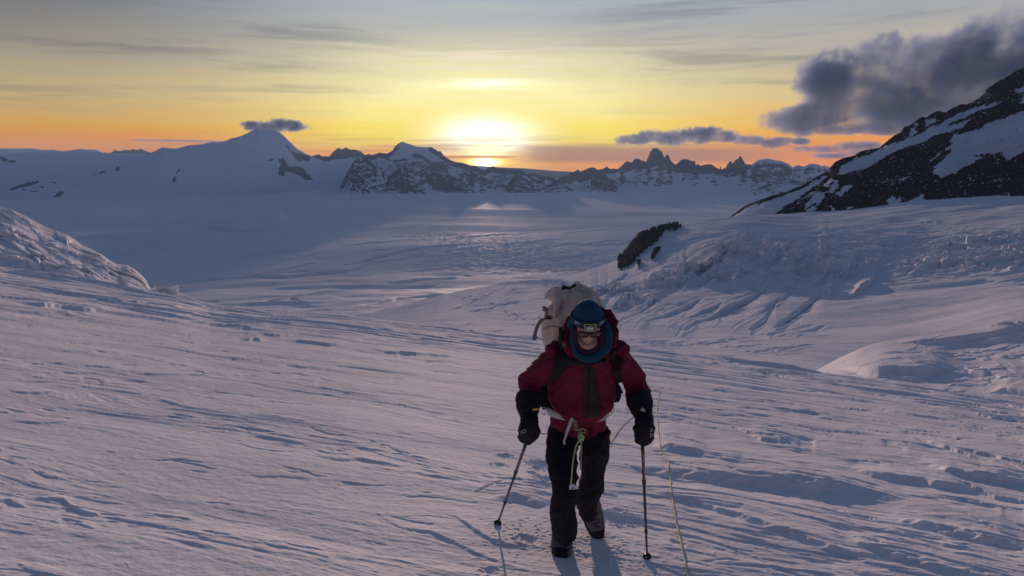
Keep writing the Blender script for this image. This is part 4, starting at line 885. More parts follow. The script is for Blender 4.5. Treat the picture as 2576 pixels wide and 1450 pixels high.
def rem(bm, vox, smooth=2, fold=0, fscale=6, seed=0, fcomp=(1, 1, 1), name='tmp'):
    """merge shells into one skin, smooth it and press folds in"""
    bmesh.ops.recalc_face_normals(bm, faces=bm.faces[:])
    me = bpy.data.meshes.new(name); bm.to_mesh(me); bm.free(); o = bpy.data.objects.new(name, me); C0.objects.link(o)
    m = o.modifiers.new('r', 'REMESH'); m.mode = 'VOXEL'; m.voxel_size = vox; m.use_smooth_shade = True
    if smooth: s = o.modifiers.new('s', 'SMOOTH'); s.factor = .5; s.iterations = smooth
    dg = bpy.context.evaluated_depsgraph_get(); dg.update(); me2 = bpy.data.meshes.new_from_object(o.evaluated_get(dg))
    bpy.data.objects.remove(o); bpy.data.meshes.remove(me)
    if fold:
        n = len(me2.vertices); co = np.zeros(n*3, np.float32); me2.vertices.foreach_get('co', co); co = co.reshape(-1, 3); nr = np.zeros(n*3, np.float32); me2.vertices.foreach_get('normal', nr); nr = nr.reshape(-1, 3)
        a = co[:, 0]*fcomp[0]+.3*co[:, 1]; b = co[:, 2]*fcomp[2]+co[:, 1]*fcomp[1]
        w = .25*perlin(a*4, b*4, seed+3)
        d = (ridged(a*fscale+w, b*fscale+w, 3, .5, seed)-.55)*fold+.3*fold*perlin(a*fscale*3.3, b*fscale*3.3, seed+5)
        co = co+nr*d[:, None]; me2.vertices.foreach_set('co', co.ravel().astype(np.float32)); me2.update()
    return me2
def link(name, me, material, parent=None, **props):
    me.materials.clear()
    for x in (material if isinstance(material, list) else [material]): me.materials.append(x)
    me.name = name; o = bpy.data.objects.new(name, me); C0.objects.link(o)
    if parent is not None: o.parent = parent; o.matrix_parent_inverse = parent.matrix_world.inverted() if False else Matrix.Translation(-parent.location)
    for k, v in props.items(): o[k] = v
    return o
def from_bm(name, bm, material, parent=None, smooth=True, **props):
    bmesh.ops.recalc_face_normals(bm, faces=bm.faces[:])
    me = bpy.data.meshes.new(name); bm.to_mesh(me); bm.free()
    me.polygons.foreach_set('use_smooth', [smooth]*len(me.polygons))
    return link(name, me, material, parent, **props)
def root(name, loc, label, cat, group=None):
    o = bpy.data.objects.new(name, None); o.empty_display_size = .1; o.location = loc; C0.objects.link(o); o['label'] = label; o['category'] = cat
    if group: o['group'] = group
    return o
from mathutils.bvhtree import BVHTree
def bvh(*objs):
    vs = []; fs = []
    for ob in objs:
        me = ob.data if hasattr(ob, 'data') else ob; k = len(vs); vs += [v.co.copy() for v in me.vertices]; fs += [tuple(i+k for i in p.vertices) for p in me.polygons]
    return BVHTree.FromPolygons(vs, fs)
def hit(tree, u, v, guess=4.4):
    d = at(u, v, 1.0).normalized(); r = tree.ray_cast(Vector((0, 0, 0)), d)
    return (r[0], r[1]) if r[0] is not None else (at(u, v, guess), Vector((0, -1, 0)))
def ribbon(tree, path, width, thick=.004, n=8, guess=4.4, lift=.002, close=False):
    """flat strap laid along a path over a surface; width in metres"""
    bm = bmesh.new(); C = crv([(Vector((p[0], p[1], 0)), (p[2] if len(p) > 2 else width)) for p in path], n); S_ = []
    P = [hit(tree, c[0], c[1], guess) for c in C]
    P = [(P[i][0], sum((P[j][1] for j in range(max(0, i-5), min(len(P), i+6))), Vector()).normalized()) for i in range(len(P))]
    for i in range(len(P)):
        t = (P[min(i+1, len(P)-1)][0]-P[max(i-1, 0)][0]).normalized(); nn = P[i][1]; s = t.cross(nn).normalized(); w = C[i][3]/2
        row = []
        for k in range(5):
            q = P[i][0]+s*w*(k/2-1); r = tree.find_nearest(q); q2 = r[0] if r[0] is not None and (r[0]-q).length < .03 else q
            row.append(q2+nn*lift)
        S_.append([bm.verts.new(x+nn*thick) for x in row]+[bm.verts.new(x-nn*.003) for x in reversed(row)])
    for a, b in zip(S_[:-1], S_[1:]):
        for k in range(10): bm.faces.new((a[k], a[(k+1) % 10], b[(k+1) % 10], b[k]))
    bm.faces.new(S_[0]); bm.faces.new(list(reversed(S_[-1]))); return bm
def patch(tree, poly, nx=10, ny=18, thick=.004, lift=.001, guess=4.4):
    """quad panel (four corner curves as left and right edges) laid on a surface"""
    L, R = poly; bm = bmesh.new(); q = np.linspace(0, 1, ny)
    def ev(E, t): return np.interp(t, np.linspace(0, 1, len(E)), [e[0] for e in E]), np.interp(t, np.linspace(0, 1, len(E)), [e[1] for e in E])
    top = []; bot = []
    for t in q:
        a = ev(L, t); b = ev(R, t); rt = []; rb = []
        for k in range(nx+1):
            s = k/nx; p, nn = hit(tree, a[0]+(b[0]-a[0])*s, a[1]+(b[1]-a[1])*s, guess); rt.append(bm.verts.new(p+nn*(lift+thick))); rb.append(bm.verts.new(p-nn*.004))
        top.append(rt); bot.append(rb)
    for G, fl in ((top, False), (bot, True)):
        for i in range(ny-1):
            for k in range(nx):
                f = (G[i][k], G[i][k+1], G[i+1][k+1], G[i+1][k]); bm.faces.new(tuple(reversed(f)) if fl else f)
    for i in range(ny-1):
        bm.faces.new((top[i][0], top[i+1][0], bot[i+1][0], bot[i][0])); bm.faces.new((top[i][nx], bot[i][nx], bot[i+1][nx], top[i+1][nx]))
    for k in range(nx):
        bm.faces.new((top[0][k], bot[0][k], bot[0][k+1], top[0][k+1])); bm.faces.new((top[-1][k], top[-1][k+1], bot[-1][k+1], bot[-1][k]))
    return bm

# ---------------------------------------------------------------- the climber
toe1 = on_snow(1410, 1404); toe2 = on_snow(1506, 1354)
HC = at(1478, 815, 4.08); FW = Vector((0.0, -.966, -.259)).normalized(); RT = Vector((1, 0, 0)); UP = RT.cross(FW) if RT.cross(FW).z > 0 else FW.cross(RT); UP.normalize()
def hl(x, y, z): return HC+RT*x+UP*y+FW*z          # head space: right, up, forward
A = at
def head_shell(off=0.0, ymin=None, seg=72, ring=54, sx=1, sy=1, sz=1):
    bm = bmesh.new(); g = []
    for j in range(ring+1):
        th = math.pi*j/ring; row = []
        for i in range(seg):
            ph = 2*math.pi*i/seg; d = Vector((math.sin(th)*math.sin(ph), math.cos(th), math.sin(th)*math.cos(ph)))   # x right, y up, z forward
            rx, ry, rz = .076, .120, .096
            if d.y < 0:
                k = -d.y; rx *= 1-.20*k; rz *= 1-.02*k
            p = Vector((d.x*rx, d.y*ry, d.z*rz)); 
            if d.z < 0 and d.y < -.1: p.z *= .80
            G = lambda cx, cy, sxx, syy: math.exp(-((p.x-cx)/sxx)**2-((p.y-cy)/syy)**2)*(1 if d.z > 0 else 0)
            if off == 0:
                f = 0
                f += .026*G(0, -.034, .012, .016)+.014*G(0, -.012, .008, .020)          # nose tip and bridge
                f += .009*(G(-.016, -.036, .008, .008)+G(.016, -.036, .008, .008))     # wings
                f -= .012*(G(-.032, -.003, .016, .012)+G(.032, -.003, .016, .012))     # sockets
                f += .006*(G(-.032, -.004, .011, .006)+G(.032, -.004, .011, .006))     # lids
                f += .007*(G(-.030, .018, .022, .008)+G(.030, .018, .022, .008))       # brows
                f += .006*(G(-.045, -.030, .018, .020)+G(.045, -.030, .018, .020))     # cheek bones
                f += .008*G(0, -.064, .022, .006)-.005*G(0, -.0705, .022, .0025)+.008*G(0, -.078, .020, .006)  # lips
                f -= .004*G(0, -.089, .02, .006)+0; f += .012*G(0, -.104, .020, .014)    # chin
                f -= .006*(G(-.038, -.066, .014, .020)+G(.038, -.066, .014, .020))
                p.z += f
            q = hl(p.x*sx+(d.x*off), p.y*sy+d.y*off, p.z*sz+d.z*off); row.append(bm.verts.new(q))
        g.append(row)
    for j in range(ring):
        for i in range(seg):
            a, b, c, d_ = g[j][i], g[j][(i+1) % seg], g[j+1][(i+1) % seg], g[j+1][i]
            bm.faces.new((a, b, c, d_))
    bmesh.ops.remove_doubles(bm, verts=bm.verts[:], dist=1e-5)
    return bm
# joints
J = dict(hipL=A(1423, 1085, 4.68), kneeL=A(1419, 1213, 4.46), ankL=A(1418, 1342, 4.74), hipR=A(1499, 1085, 4.74), kneeR=A(1493, 1203, 4.98), ankR=A(1479, 1284, 5.36),
         pel=A(1461, 1062, 4.70), waist=A(1463, 1010, 4.60), chest=A(1470, 935, 4.42), neck=A(1476, 872, 4.24),
         shL=A(1397, 893, 4.30), elL=A(1336, 965, 4.46), wrL=A(1329, 1040, 4.34), haL=A(1331, 1082, 4.31), shR=A(1559, 890, 4.30), elR=A(1599, 962, 4.46), wrR=A(1611, 1038, 4.32), haR=A(1621, 1086, 4.28))
bm = head_shell(); hv = bm
for s in (-1, 1): ell(bm, hl(.077*s, -.01, -.012), .010, .018, .030)
tube(bm, [(hl(0, -.05, -.03), .055), (J['neck'], .062), (J['chest'], .10)], ref=(1, 0, 0))
tube(bm, [(J['neck'], .07, .06), (J['neck'].lerp(J['chest'], .4)+Vector((0, .03, -.01)), .135, .07), (J['chest'], .16, .10), (J['waist'], .145, .11), (J['pel'], .155, .115), (J['pel']+Vector((0, 0, -.1)), .13, .10)], ref=(1, 0, 0), seg=28)
for s in 'LR':
    tube(bm, [(J['sh'+s]+Vector((0, .02, -.03)), .040), (J['sh'+s].lerp(J['el'+s], .4), .044), (J['el'+s], .042), (J['wr'+s], .030), (J['ha'+s], .036, .024)], ref=(1, 0, 0))
    tube(bm, [(J['hip'+s], .070), (J['hip'+s].lerp(J['knee'+s], .5), .062), (J['knee'+s], .046), (J['knee'+s].lerp(J['ank'+s], .35), .048), (J['ank'+s], .038), (J['ank'+s]+Vector((0, -.02, -.05)), .042)], ref=(1, 0, 0))
    # bare hand inside the glove: palm, four fingers and a thumb
    h = J['ha'+s]; ell(bm, h+Vector((0, 0, .01)), .032, .026, .045); sg = -1 if s == 'L' else 1
    for k in range(4):
        z = .02-.02*k; tube(bm, [(h+Vector((sg*.026, -.006, z)), .010), (h+Vector((sg*.012, -.038, z-.004)), .010), (h+Vector((-sg*.018, -.036, z-.006)), .009), (h+Vector((-sg*.026, -.010, z-.006)), .008)], seg=10, n=4)
    tube(bm, [(h+Vector((-sg*.02, .0, .035)), .012), (h+Vector((-sg*.030, -.025, .020)), .011), (h+Vector((-sg*.012, -.050, .006)), .009)], seg=10, n=4)
me_body = rem(bm, .0052, 1, name='person')
person = link('person', me_body, [M['skin'], M['stubble'], M['lip']], label='climber in a maroon jacket and blue beanie trudging uphill with two poles', category='person')
# stubble round the mouth and chin
for p in me_body.polygons:
    c = p.center-HC; x, y, z = c.dot(RT), c.dot(UP), c.dot(FW)
    if z > .045 and -.125 < y < -.048 and abs(x) < .045 and not (-.083 < y < -.060 and abs(x) < .022 and z > .09) and (y < -.088 or abs(x) > .028 or abs(y+.053) < .004): p.material_index = 1
    if z > .09 and -.076 < y < -.066 and abs(x) < .021: p.material_index = 2
def PX(px): return px/FPX*4.5
# trousers
bm = bmesh.new()
tube(bm, [(A(1452, 1048, 4.66), .165, .125), (A(1453, 1080, 4.68), .172, .130), (A(1456, 1105, 4.69), .165, .12)], ref=(1, 0, 0), seg=28)
tube(bm, [(A(1418, 1080, 4.67), .100, .110), (A(1413, 1120, 4.62), .105, .110), (A(1416, 1165, 4.54), .090, .100), (A(1418, 1212, 4.48), .084, .092), (A(1418, 1255, 4.55), .082, .085), (A(1419, 1290, 4.62), .083, .085), (A(1421, 1325, 4.70), .084, .085), (A(1420, 1349, 4.76), .076, .078)], ref=(1, 0, 0), seg=26)
tube(bm, [(A(1496, 1080, 4.70), .095, .110), (A(1498, 1115, 4.74), .096, .105), (A(1493, 1150, 4.84), .090, .100), (A(1492, 1185, 4.93), .090, .100), (A(1488, 1215, 5.02), .088, .096), (A(1480, 1250, 5.16), .080, .088), (A(1476, 1276, 5.27), .072, .080), (A(1478, 1292, 5.34), .066, .072)], ref=(1, 0, 0), seg=26)
trs = link('trousers', rem(bm, .0075, 2, fold=.026, fscale=5.0, seed=601, fcomp=(.8, .7, 1.15)), M['black'], person)
# jacket: torso, sleeves, skirt and hood
bm = bmesh.new()
tube(bm, [(A(1452, 1075, 4.68), .172, .135), (A(1452, 1056, 4.66), .178, .140), (A(1456, 1034, 4.63), .172, .135), (A(1460, 1010, 4.60), .175, .13)], ref=(1, 0, 0), seg=30)
tube(bm, [(A(1464, 1060, 4.45), .050, .05), (A(1464, 1050, 4.46), .120, .09), (A(1464, 1034, 4.47), .176, .130), (A(1464, 1004, 4.49), .202, .150), (A(1463, 970, 4.47), .205, .150), (A(1466, 935, 4.40), .205, .140), (A(1471, 903, 4.31), .190, .115), (A(1476, 880, 4.25), .120, .085), (A(1478, 866, 4.22), .085, .07)], ref=(1, 0, 0), seg=36)
def sleeve(sh, mid, el, lo, cf, r):
    tube(bm, [(sh[0], .092, .088), (mid, r[0], r[0]), (el, r[1], r[1]*1.05), (lo, r[2], r[2]), (cf, r[3], r[3])], ref=(1, 0, 0), seg=26)
sleeve((A(1420, 905, 4.32),), A(1378, 920, 4.38), A(1338, 956, 4.45), A(1331, 980, 4.43), A(1330, 1004, 4.39), (.080, .075, .070, .064))
sleeve((A(1540, 903, 4.32),), A(1566, 916, 4.38), A(1592, 953, 4.45), A(1603, 985, 4.42), A(1608, 1006, 4.38), (.080, .076, .072, .066))
# hood: rim around the face and the bag of cloth behind
rim = [A(1440, 893, 4.14), A(1430, 880, 4.12), A(1426, 862, 4.11), A(1425, 835, 4.16), A(1437, 810, 4.24), A(1466, 796, 4.30), A(1500, 784, 4.31), A(1526, 790, 4.27), A(1541, 812, 4.21), A(1545, 842, 4.15), A(1541, 872, 4.12), A(1530, 892, 4.15)]
tube(bm, [(p, .026 if 1 < i < 5 else .022, .034) for i, p in enumerate(rim)], seg=16, n=4)
for q in (A(1398, 880, 4.31), A(1557, 876, 4.31)): ell(bm, q, .062, .06, .045)
ell(bm, A(1494, 832, 4.32), .115, .10, .125); ell(bm, A(1482, 900, 4.25), .115, .06, .05)
# hollow the hood so that the head sits in it
jk = rem(bm, .0065, 1, fold=.022, fscale=6.0, seed=611, fcomp=(.9, .9, 1.2), name='jacket')
jacket = link('jacket', jk, M['jacket'], person)
# neck gaiter
bm = bmesh.new()
gp = [hl(.092, .020, .020), hl(.110, -.035, .040), hl(.106, -.090, .064), hl(.070, -.136, .094), hl(.004, -.160, .106), hl(-.056, -.142, .096), hl(-.083, -.090, .066), hl(-.087, -.03, .040), hl(-.080, .025, .015)]
tube(bm, [(p, (.018, .026, .028, .026, .022, .017, .013, .012, .012)[i], (.022, .034, .034, .030, .026, .020, .016, .014, .012)[i]) for i, p in enumerate(gp)], seg=16, n=6)
gaiter = link('neck_gaiter', rem(bm, .005, 2, fold=.006, fscale=14, seed=621), M['gaiter'], person)
bm = bmesh.new()
gp = [hl(.074, .020, .030), hl(.080, -.03, .046), hl(.076, -.080, .060), hl(.045, -.122, .074), hl(.0, -.135, .080), hl(-.042, -.124, .074), hl(-.070, -.08, .060), hl(-.076, -.02, .048), hl(-.070, .030, .028)]
tube(bm, [(p, .017, .022) for p in gp], seg=14, n=6)
link('gaiter_lining', rem(bm, .005, 2), M['gaiter2'], gaiter)
# beanie
bm = head_shell(.0175, sx=1.0)
dead = [v for v in bm.verts if (v.co-HC).dot(UP) < .020-.10*max(0, -(v.co-HC).dot(FW)) - (.0 if (v.co-HC).dot(FW) > 0 else .03)]
bmesh.ops.delete(bm, geom=dead, context='VERTS')
bmesh.ops.solidify(bm, geom=bm.faces[:], thickness=-.006)
beanie = from_bm('beanie', bm, M['beanie'], person)
for s in (-1, 1):   # ear flap edge
    bm = bmesh.new(); tube(bm, [(hl(.084*s, .035, .02), .008, .022), (hl(.088*s, -.005, .008), .008, .026), (hl(.084*s, -.03, .005), .006, .014)], seg=12, n=5, ref=(0, 1, 0)); from_bm('ear_flap', bm, M['beanie'], beanie)
for zz_ in (.045, .0, -.045):   # seams over the crown
    bm = bmesh.new(); pts = []
    for t in np.linspace(-1.25, 1.25, 15):
        pts.append((hl(math.sin(t)*.0895*math.sqrt(1-(zz_/.108)**2), math.cos(t)*.1335*math.sqrt(1-(zz_/.108)**2), zz_), .0016))
    tube(bm, pts, seg=6, n=3); from_bm('seam', bm, M['beanie'], beanie)
# gloves: gauntlet, palm and five padded fingers closed on the pole grip
def glove(sg, cuff0, cuff1, wr, hand, pole_dir, lab):
    bm = bmesh.new()
    tube(bm, [(cuff0, .073, .073), (cuff0.lerp(cuff1, .5), .077, .075), (cuff1, .068, .066), (wr, .052, .050)], ref=(1, 0, 0), seg=24)
    zd = -pole_dir.normalized(); xo = (Vector((sg, 0, 0))-zd*zd.x*sg).normalized(); yf = zd.cross(xo); yf = yf if yf.y < 0 else -yf        # zd up the pole, xo outward, yf towards the camera
    tube(bm, [(wr, .052, .048), (hand+zd*.040+xo*.008, .056, .050), (hand+xo*.016, .052, .052), (hand-zd*.045+xo*.012, .044, .046)], seg=20, ref=xo)
    lens_ = (1.0, 1.08, 1.02, .86)
    for k in range(4):
        zz2 = .030-.0265*k; c = hand+zd*zz2; L = lens_[k]; pts = []
        for t, rr in ((.15, .0185), (.9, .0190), (1.7, .0180), (2.6, .0170), (3.4*L, .0155)):
            an = t; rad = .046 if t < 2 else .040
            pts.append((c+xo*math.cos(an)*rad+yf*math.sin(an)*rad-zd*.006*t, rr))
        tube(bm, pts, seg=14, n=5)
    tube(bm, [(hand+zd*.045-xo*.020, .021), (hand+zd*.040-xo*.040+yf*.018, .021), (hand+zd*.022-xo*.034+yf*.046, .019), (hand+zd*.004-xo*.012+yf*.060, .016)], seg=14, n=5)
    g = link('glove', rem(bm, .0052, 1, fold=.007, fscale=12, seed=640+sg, fcomp=(.6, .6, 1.4)), M['glove'], person)
    tr = bvh(g)
    return g, tr, (xo, yf, zd)
tipL = on_snow(1251, 1320); tipR = on_snow(1628, 1404)
HL_ = A(1331, 1083, 4.30); HR_ = A(1616, 1084, 4.27)
# grip tops keep the poles straight through the hands
dirL = (tipL-A(1334, 1085, 4.26)).normalized(); dirR = (tipR-A(1615, 1085, 4.24)).normalized()
gL, tL, fL = glove(-1, A(1330, 992, 4.40), A(1329, 1030, 4.35), A(1332, 1050, 4.33), A(1331, 1082, 4.27), dirL, 'l')
gR, tR, fR = glove(1, A(1605, 996, 4.39), A(1614, 1028, 4.34), A(1620, 1048, 4.32), A(1618, 1082, 4.25), dirR, 'r')
def glyph(tree, strokes, wid, material, name, parent, guess=4.3, th=.0012):
    bm = bmesh.new()
    for st in strokes:
        pts = [hit(tree, u, v, guess) for u, v in st]; tube(bm, [(p+n_*.0015, wid, th) for p, n_ in pts], seg=8, n=2)
    return from_bm(name, bm, material, parent)
glyph(tL, [[(1313, 1083), (1313, 1090)], [(1317, 1082), (1321, 1081), (1323, 1085), (1320, 1089), (1316, 1089), (1317, 1082)], [(1311, 1090), (1313, 1092)]], .0016, M['mark'], 'logo', gL)
glyph(tR, [[(1636, 1078), (1640, 1078), (1641, 1083), (1638, 1086), (1636, 1082), (1636, 1078)], [(1636, 1090), (1636, 1100), (1640, 1098), (1640, 1092), (1636, 1091)]], .0016, M['mark'], 'logo', gR)
from_bm('pull_tab', ribbon(tL, [(1352, 1041), (1354, 1047), (1356, 1054)], .016, .003, 4, 4.3), M['mark'], gL)
from_bm('pull_tab', ribbon(tR, [(1613, 1029), (1617, 1032), (1621, 1036)], .020, .003, 4, 4.3), M['mark'], gR)
from_bm('yellow_tag', ribbon(tL, [(1340, 1031), (1347, 1030), (1354, 1029.5)], .012, .004, 4, 4.3), M['yellow'], gL)
# boots
def boot(ankle, toe, pitch_up, side, lab):
    f = (toe-ankle); f.normalize(); rt = Vector((1, 0, 0)); rt = (rt-f*rt.dot(f)).normalized(); nn = rt.cross(f); nn = nn if nn.z > 0 else -nn
    r = root('_', (0, 0, 0), '', ''); bpy.data.objects.remove(r)
    return f, rt, nn
def make_boot(toe, f, rt, nn, shaft_top, scale=1.0):
    L = .315*scale
    def W(s): return (.066*math.sin(math.pi*min(max(s*.80+.14, 0), 1))**.55+.004)*scale
    def top(s): return np.interp(s, [0, .12, .3, .5, .68, .85, .96, 1], [.105, .135, .150, .125, .090, .068, .052, .030])*scale
    def rings(s0, s1, lo, hi, grow, n=22, seg=22):
        bm = bmesh.new(); R_ = []
        for i in range(n+1):
            s = s0+(s1-s0)*i/n; w = W(s)+grow; c = toe-f*L*(1-s); row = []
            h0 = lo(s); h1 = hi(s)
            for k in range(seg):
                a = 2*math.pi*k/seg; x = math.copysign(abs(math.cos(a))**.7, math.cos(a))*w; y = (h0+h1)/2+math.copysign(abs(math.sin(a))**.75, math.sin(a))*(h1-h0)/2
                row.append(bm.verts.new(c+rt*x+nn*y))
            R_.append(row)
        for a, b in zip(R_[:-1], R_[1:]):
            for k in range(seg): bm.faces.new((a[k], a[(k+1) % seg], b[(k+1) % seg], b[k]))
        bm.faces.new(R_[0]); bm.faces.new(list(reversed(R_[-1]))); return bm
    b = rings(.0, 1.0, lambda s: .016, lambda s: np.interp(s, [0, .5, .8, 1], [.075, .070, .072, .048])*scale, .004)
    low = link('boot', rem(b, .005, 2), M['boot'], person)
    b = rings(.0, 1.0, lambda s: -.002, lambda s: .024, .008); so = link('sole', rem(b, .005, 1), M['sole'], low)
    b = rings(.02, .86, lambda s: .03, lambda s: top(s), -.001); 
    an = toe-f*L*.74+nn*.10
    tube(b, [(an, .056, .062), (an.lerp(shaft_top, .5), .060, .062), (shaft_top, .062, .064)], ref=rt, seg=22)
    up = link('boot_upper', rem(b, .005, 2, fold=.006, fscale=12, seed=660), M['bootgrey'], low)
    bm = bmesh.new()
    for k in range(6):
        s = .40+.07*k; c = toe-f*L*(1-s); h = top(s)+.004; sgn = 1 if k % 2 else -1
        tube(bm, [(c+rt*-.028*sgn+nn*(h-.012), .0026), (c+nn*(h+.003)+f*.008, .0026), (c+rt*.028*sgn+nn*(h-.010)+f*.016, .0026)], seg=6, n=4)
    from_bm('laces', bm, M['dark'], low)
    rr = random.Random(3)
    for k in range(9):
        bm = bmesh.new(); s = rr.uniform(.55, 1.0); c = toe-f*L*(1-s); sd = rr.choice((-1, 1)); ell(bm, c+rt*sd*(W(s)+.006)*rr.uniform(.6, 1.05)+nn*rr.uniform(.0, .03)+f*.006, rr.uniform(.005, .011), rr.uniform(.004, .009), rr.uniform(.003, .006), seg=8, ring=6)
        from_bm('snow_lump', bm, M['snowdust'], low)
    return low
f1 = Vector((-.10, -.97, .13)).normalized(); rt1 = Vector((1, 0, 0)); rt1 = (rt1-f1*rt1.dot(f1)).normalized(); n1 = rt1.cross(f1); n1 = n1 if n1.z > 0 else -n1
make_boot(toe1+Vector((0, .0, -.012)), f1, rt1, n1, A(1419, 1336, 4.80))
f2 = Vector((.20, -.66, -.72)).normalized(); rt2 = (Vector((1, 0, 0))-f2*f2.x).normalized(); n2 = rt2.cross(f2); n2 = n2 if n2.z > 0 else -n2
make_boot(toe2+Vector((0, 0, -.012)), f2, rt2, n2, A(1478, 1282, 5.30))
# ---------------------------------------------------------------- things worn, carried and held
tJ = bvh(jacket)
TJ = bvh(jacket, trs)
# front panel of the jacket, seam and zip pull
from_bm('front_panel', patch(tJ, ([(1467, 908), (1466, 960), (1466, 1010), (1466, 1049)], [(1486, 908), (1495, 935), (1503, 975), (1508, 1010), (1507, 1047)])), M['panel'], jacket)
from_bm('zip', ribbon(tJ, [(1482, 915), (1482, 950), (1480, 990), (1478, 1040)], .012, .006, 6), M['web'], jacket)
from_bm('zip_pull', ribbon(tJ, [(1497, 904), (1498, 909), (1498, 914)], .016, .006, 4), M['orange'], jacket)
for q in ([(1393, 950), (1386, 975), (1385, 1000), (1398, 1025), (1425, 1045), (1460, 1057)], ):
    from_bm('hem_seam', ribbon(tJ, q, .010, .003, 6), M['jacket'], jacket)
# backpack
pk = root('backpack', A(1450, 960, 4.85), 'off-white roll-top backpack on the back of the climber', 'backpack')
bm = bmesh.new()
tube(bm, [(A(1452, 1000, 4.86), .15, .09), (A(1450, 950, 4.86), .185, .12), (A(1452, 890, 4.80), .205, .135), (A(1449, 838, 4.72), .212, .140), (A(1446, 790, 4.66), .200, .135), (A(1440, 757, 4.62), .165, .110), (A(1434, 741, 4.60), .115, .075)], ref=(1, 0, 0), seg=36, n=8)
tube(bm, [(A(1378, 752, 4.62), .03), (A(1388, 735, 4.60), .035), (A(1400, 727, 4.57), .026), (A(1414, 728, 4.55), .017), (A(1428, 730, 4.55), .015), (A(1441, 724, 4.55), .019), (A(1450, 714, 4.55), .018), (A(1457, 705, 4.55), .008)], seg=18, n=6)
tube(bm, [(A(1457, 706, 4.55), .008), (A(1461, 714, 4.56), .017), (A(1470, 726, 4.57), .020), (A(1484, 748, 4.60), .042), (A(1495, 775, 4.64), .05)], seg=18, n=6)
ell(bm, A(1436, 745, 4.60), .155, .08, .045)
tube(bm, [(A(1463, 752, 4.60), .07, .04), (A(1461, 730, 4.58), .046, .03), (A(1458, 713, 4.56), .022, .016), (A(1456, 704, 4.55), .008, .008)], seg=18)
tube(bm, [(A(1402, 738, 4.55), .040, .03), (A(1404, 765, 4.53), .022, .02), (A(1396, 800, 4.55), .010, .01)], seg=14)
tube(bm, [(A(1455, 735, 4.55), .040, .03), (A(1452, 765, 4.53), .020, .02), (A(1458, 800, 4.55), .010, .01)], seg=14)
bag = link('bag_body', rem(bm, .007, 2, fold=.032, fscale=5.0, seed=701, fcomp=(1.3, .5, .45)), M['bag'], pk)
tB = bvh(bag)
def buckle(tree, u, v, ang, parent, s=1.0, guess=4.55):
    p, nn = hit(tree, u, v, guess); t = Vector((math.cos(ang), 0, math.sin(ang))); t = (t-nn*t.dot(nn)).normalized(); b = nn.cross(t)
    bm = bmesh.new(); R = Matrix((t, b, nn)).transposed().to_4x4()
    for x, w, h in ((-.012, .016, .028), (.012, .016, .024), (0, .012, .016), (-.024, .006, .030), (.024, .006, .030)):
        bmesh.ops.create_cube(bm, size=1, matrix=Matrix.Translation(p+nn*.006) @ R @ Matrix.Translation((x*s, 0, 0)) @ Matrix.Diagonal((w*s, h*s, .010, 1)))
    bmesh.ops.bevel(bm, geom=bm.edges[:], offset=.0015, segments=1, affect='EDGES')
    return from_bm('buckle', bm, M['dark'], parent, smooth=False)
buckle(tB, 1424, 725, .12, pk); from_bm('top_strap', ribbon(tB, [(1412, 727), (1424, 725), (1436, 723), (1450, 718)], .016, .004, 6, 4.55), M['web'], pk)
buckle(tB, 1379, 799, .05, pk, .9)
from_bm('side_strap', ribbon(tB, [(1367, 770), (1369, 784), (1376, 797), (1389, 798)], .014, .004, 6, 4.6), M['bagstrap'], pk)
bm = bmesh.new(); tube(bm, [(A(1374, 798, 4.52), .012, .002), (A(1362, 806, 4.50), .012, .002), (A(1352, 822, 4.50), .012, .002), (A(1346, 840, 4.50), .011, .002), (A(1344, 857, 4.50), .012, .002)], seg=10, n=6, ref=(1, .2, .3)); from_bm('loose_strap', bm, M['bagstrap'], pk)
bm = bmesh.new(); tube(bm, [(A(1346, 846, 4.50), .016, .006), (A(1345, 851, 4.50), .016, .006)], seg=10, n=3); from_bm('strap_keeper', bm, M['bagstrap'], pk)
from_bm('lower_seam', ribbon(tB, [(1366, 830), (1380, 822), (1398, 822), (1415, 828)], .006, .003, 6, 4.6), M['bagstrap'], pk)
# shoulder straps and chest strap lie on the jacket
from_bm('shoulder_strap', ribbon(tJ, [(1414, 836, .05), (1410, 860, .06), (1413, 885, .066), (1408, 915, .072), (1399, 940, .062), (1393, 958, .035)], .06, .014, 8), M['web'], pk)
from_bm('shoulder_strap', ribbon(tJ, [(1540, 880, .05), (1545, 900, .055), (1550, 925, .055), (1552, 950, .045), (1553, 966, .03)], .055, .014, 8), M['web'], pk)
from_bm('chest_strap', ribbon(tJ, [(1412, 902, .05), (1430, 908, .045), (1455, 911, .035), (1480, 912, .03), (1510, 908, .032), (1542, 898, .045)], .04, .008, 8), M['web'], pk)
glyph(tJ, [[(1412, 870), (1417, 860), (1422, 869), (1412, 870)], [(1415, 869), (1417, 866), (1420, 868)], [(1409, 873), (1413, 873)], [(1415, 873), (1418, 873)], [(1420, 873), (1423, 873)]], .0014, M['mark'], 'strap_logo', pk, th=.0006).location += Vector((0, -.018, 0))
bm = bmesh.new(); tube(bm, [(A(1550, 962, 4.33), .011, .002), (A(1556, 975, 4.31), .012, .002), (A(1564, 991, 4.30), .012, .002)], seg=8, n=5, ref=(1, .1, 0)); from_bm('strap_tail', bm, M['web'], pk)
bm = bmesh.new(); tube(bm, [(A(1380, 962, 4.70), .035, .05), (A(1374, 980, 4.68), .048, .06), (A(1372, 1002, 4.68), .045, .06), (A(1380, 1025, 4.66), .04, .05)], seg=16); link('hip_pad', rem(bm, .006, 2, fold=.01, fscale=10, seed=720), M['black'], pk)
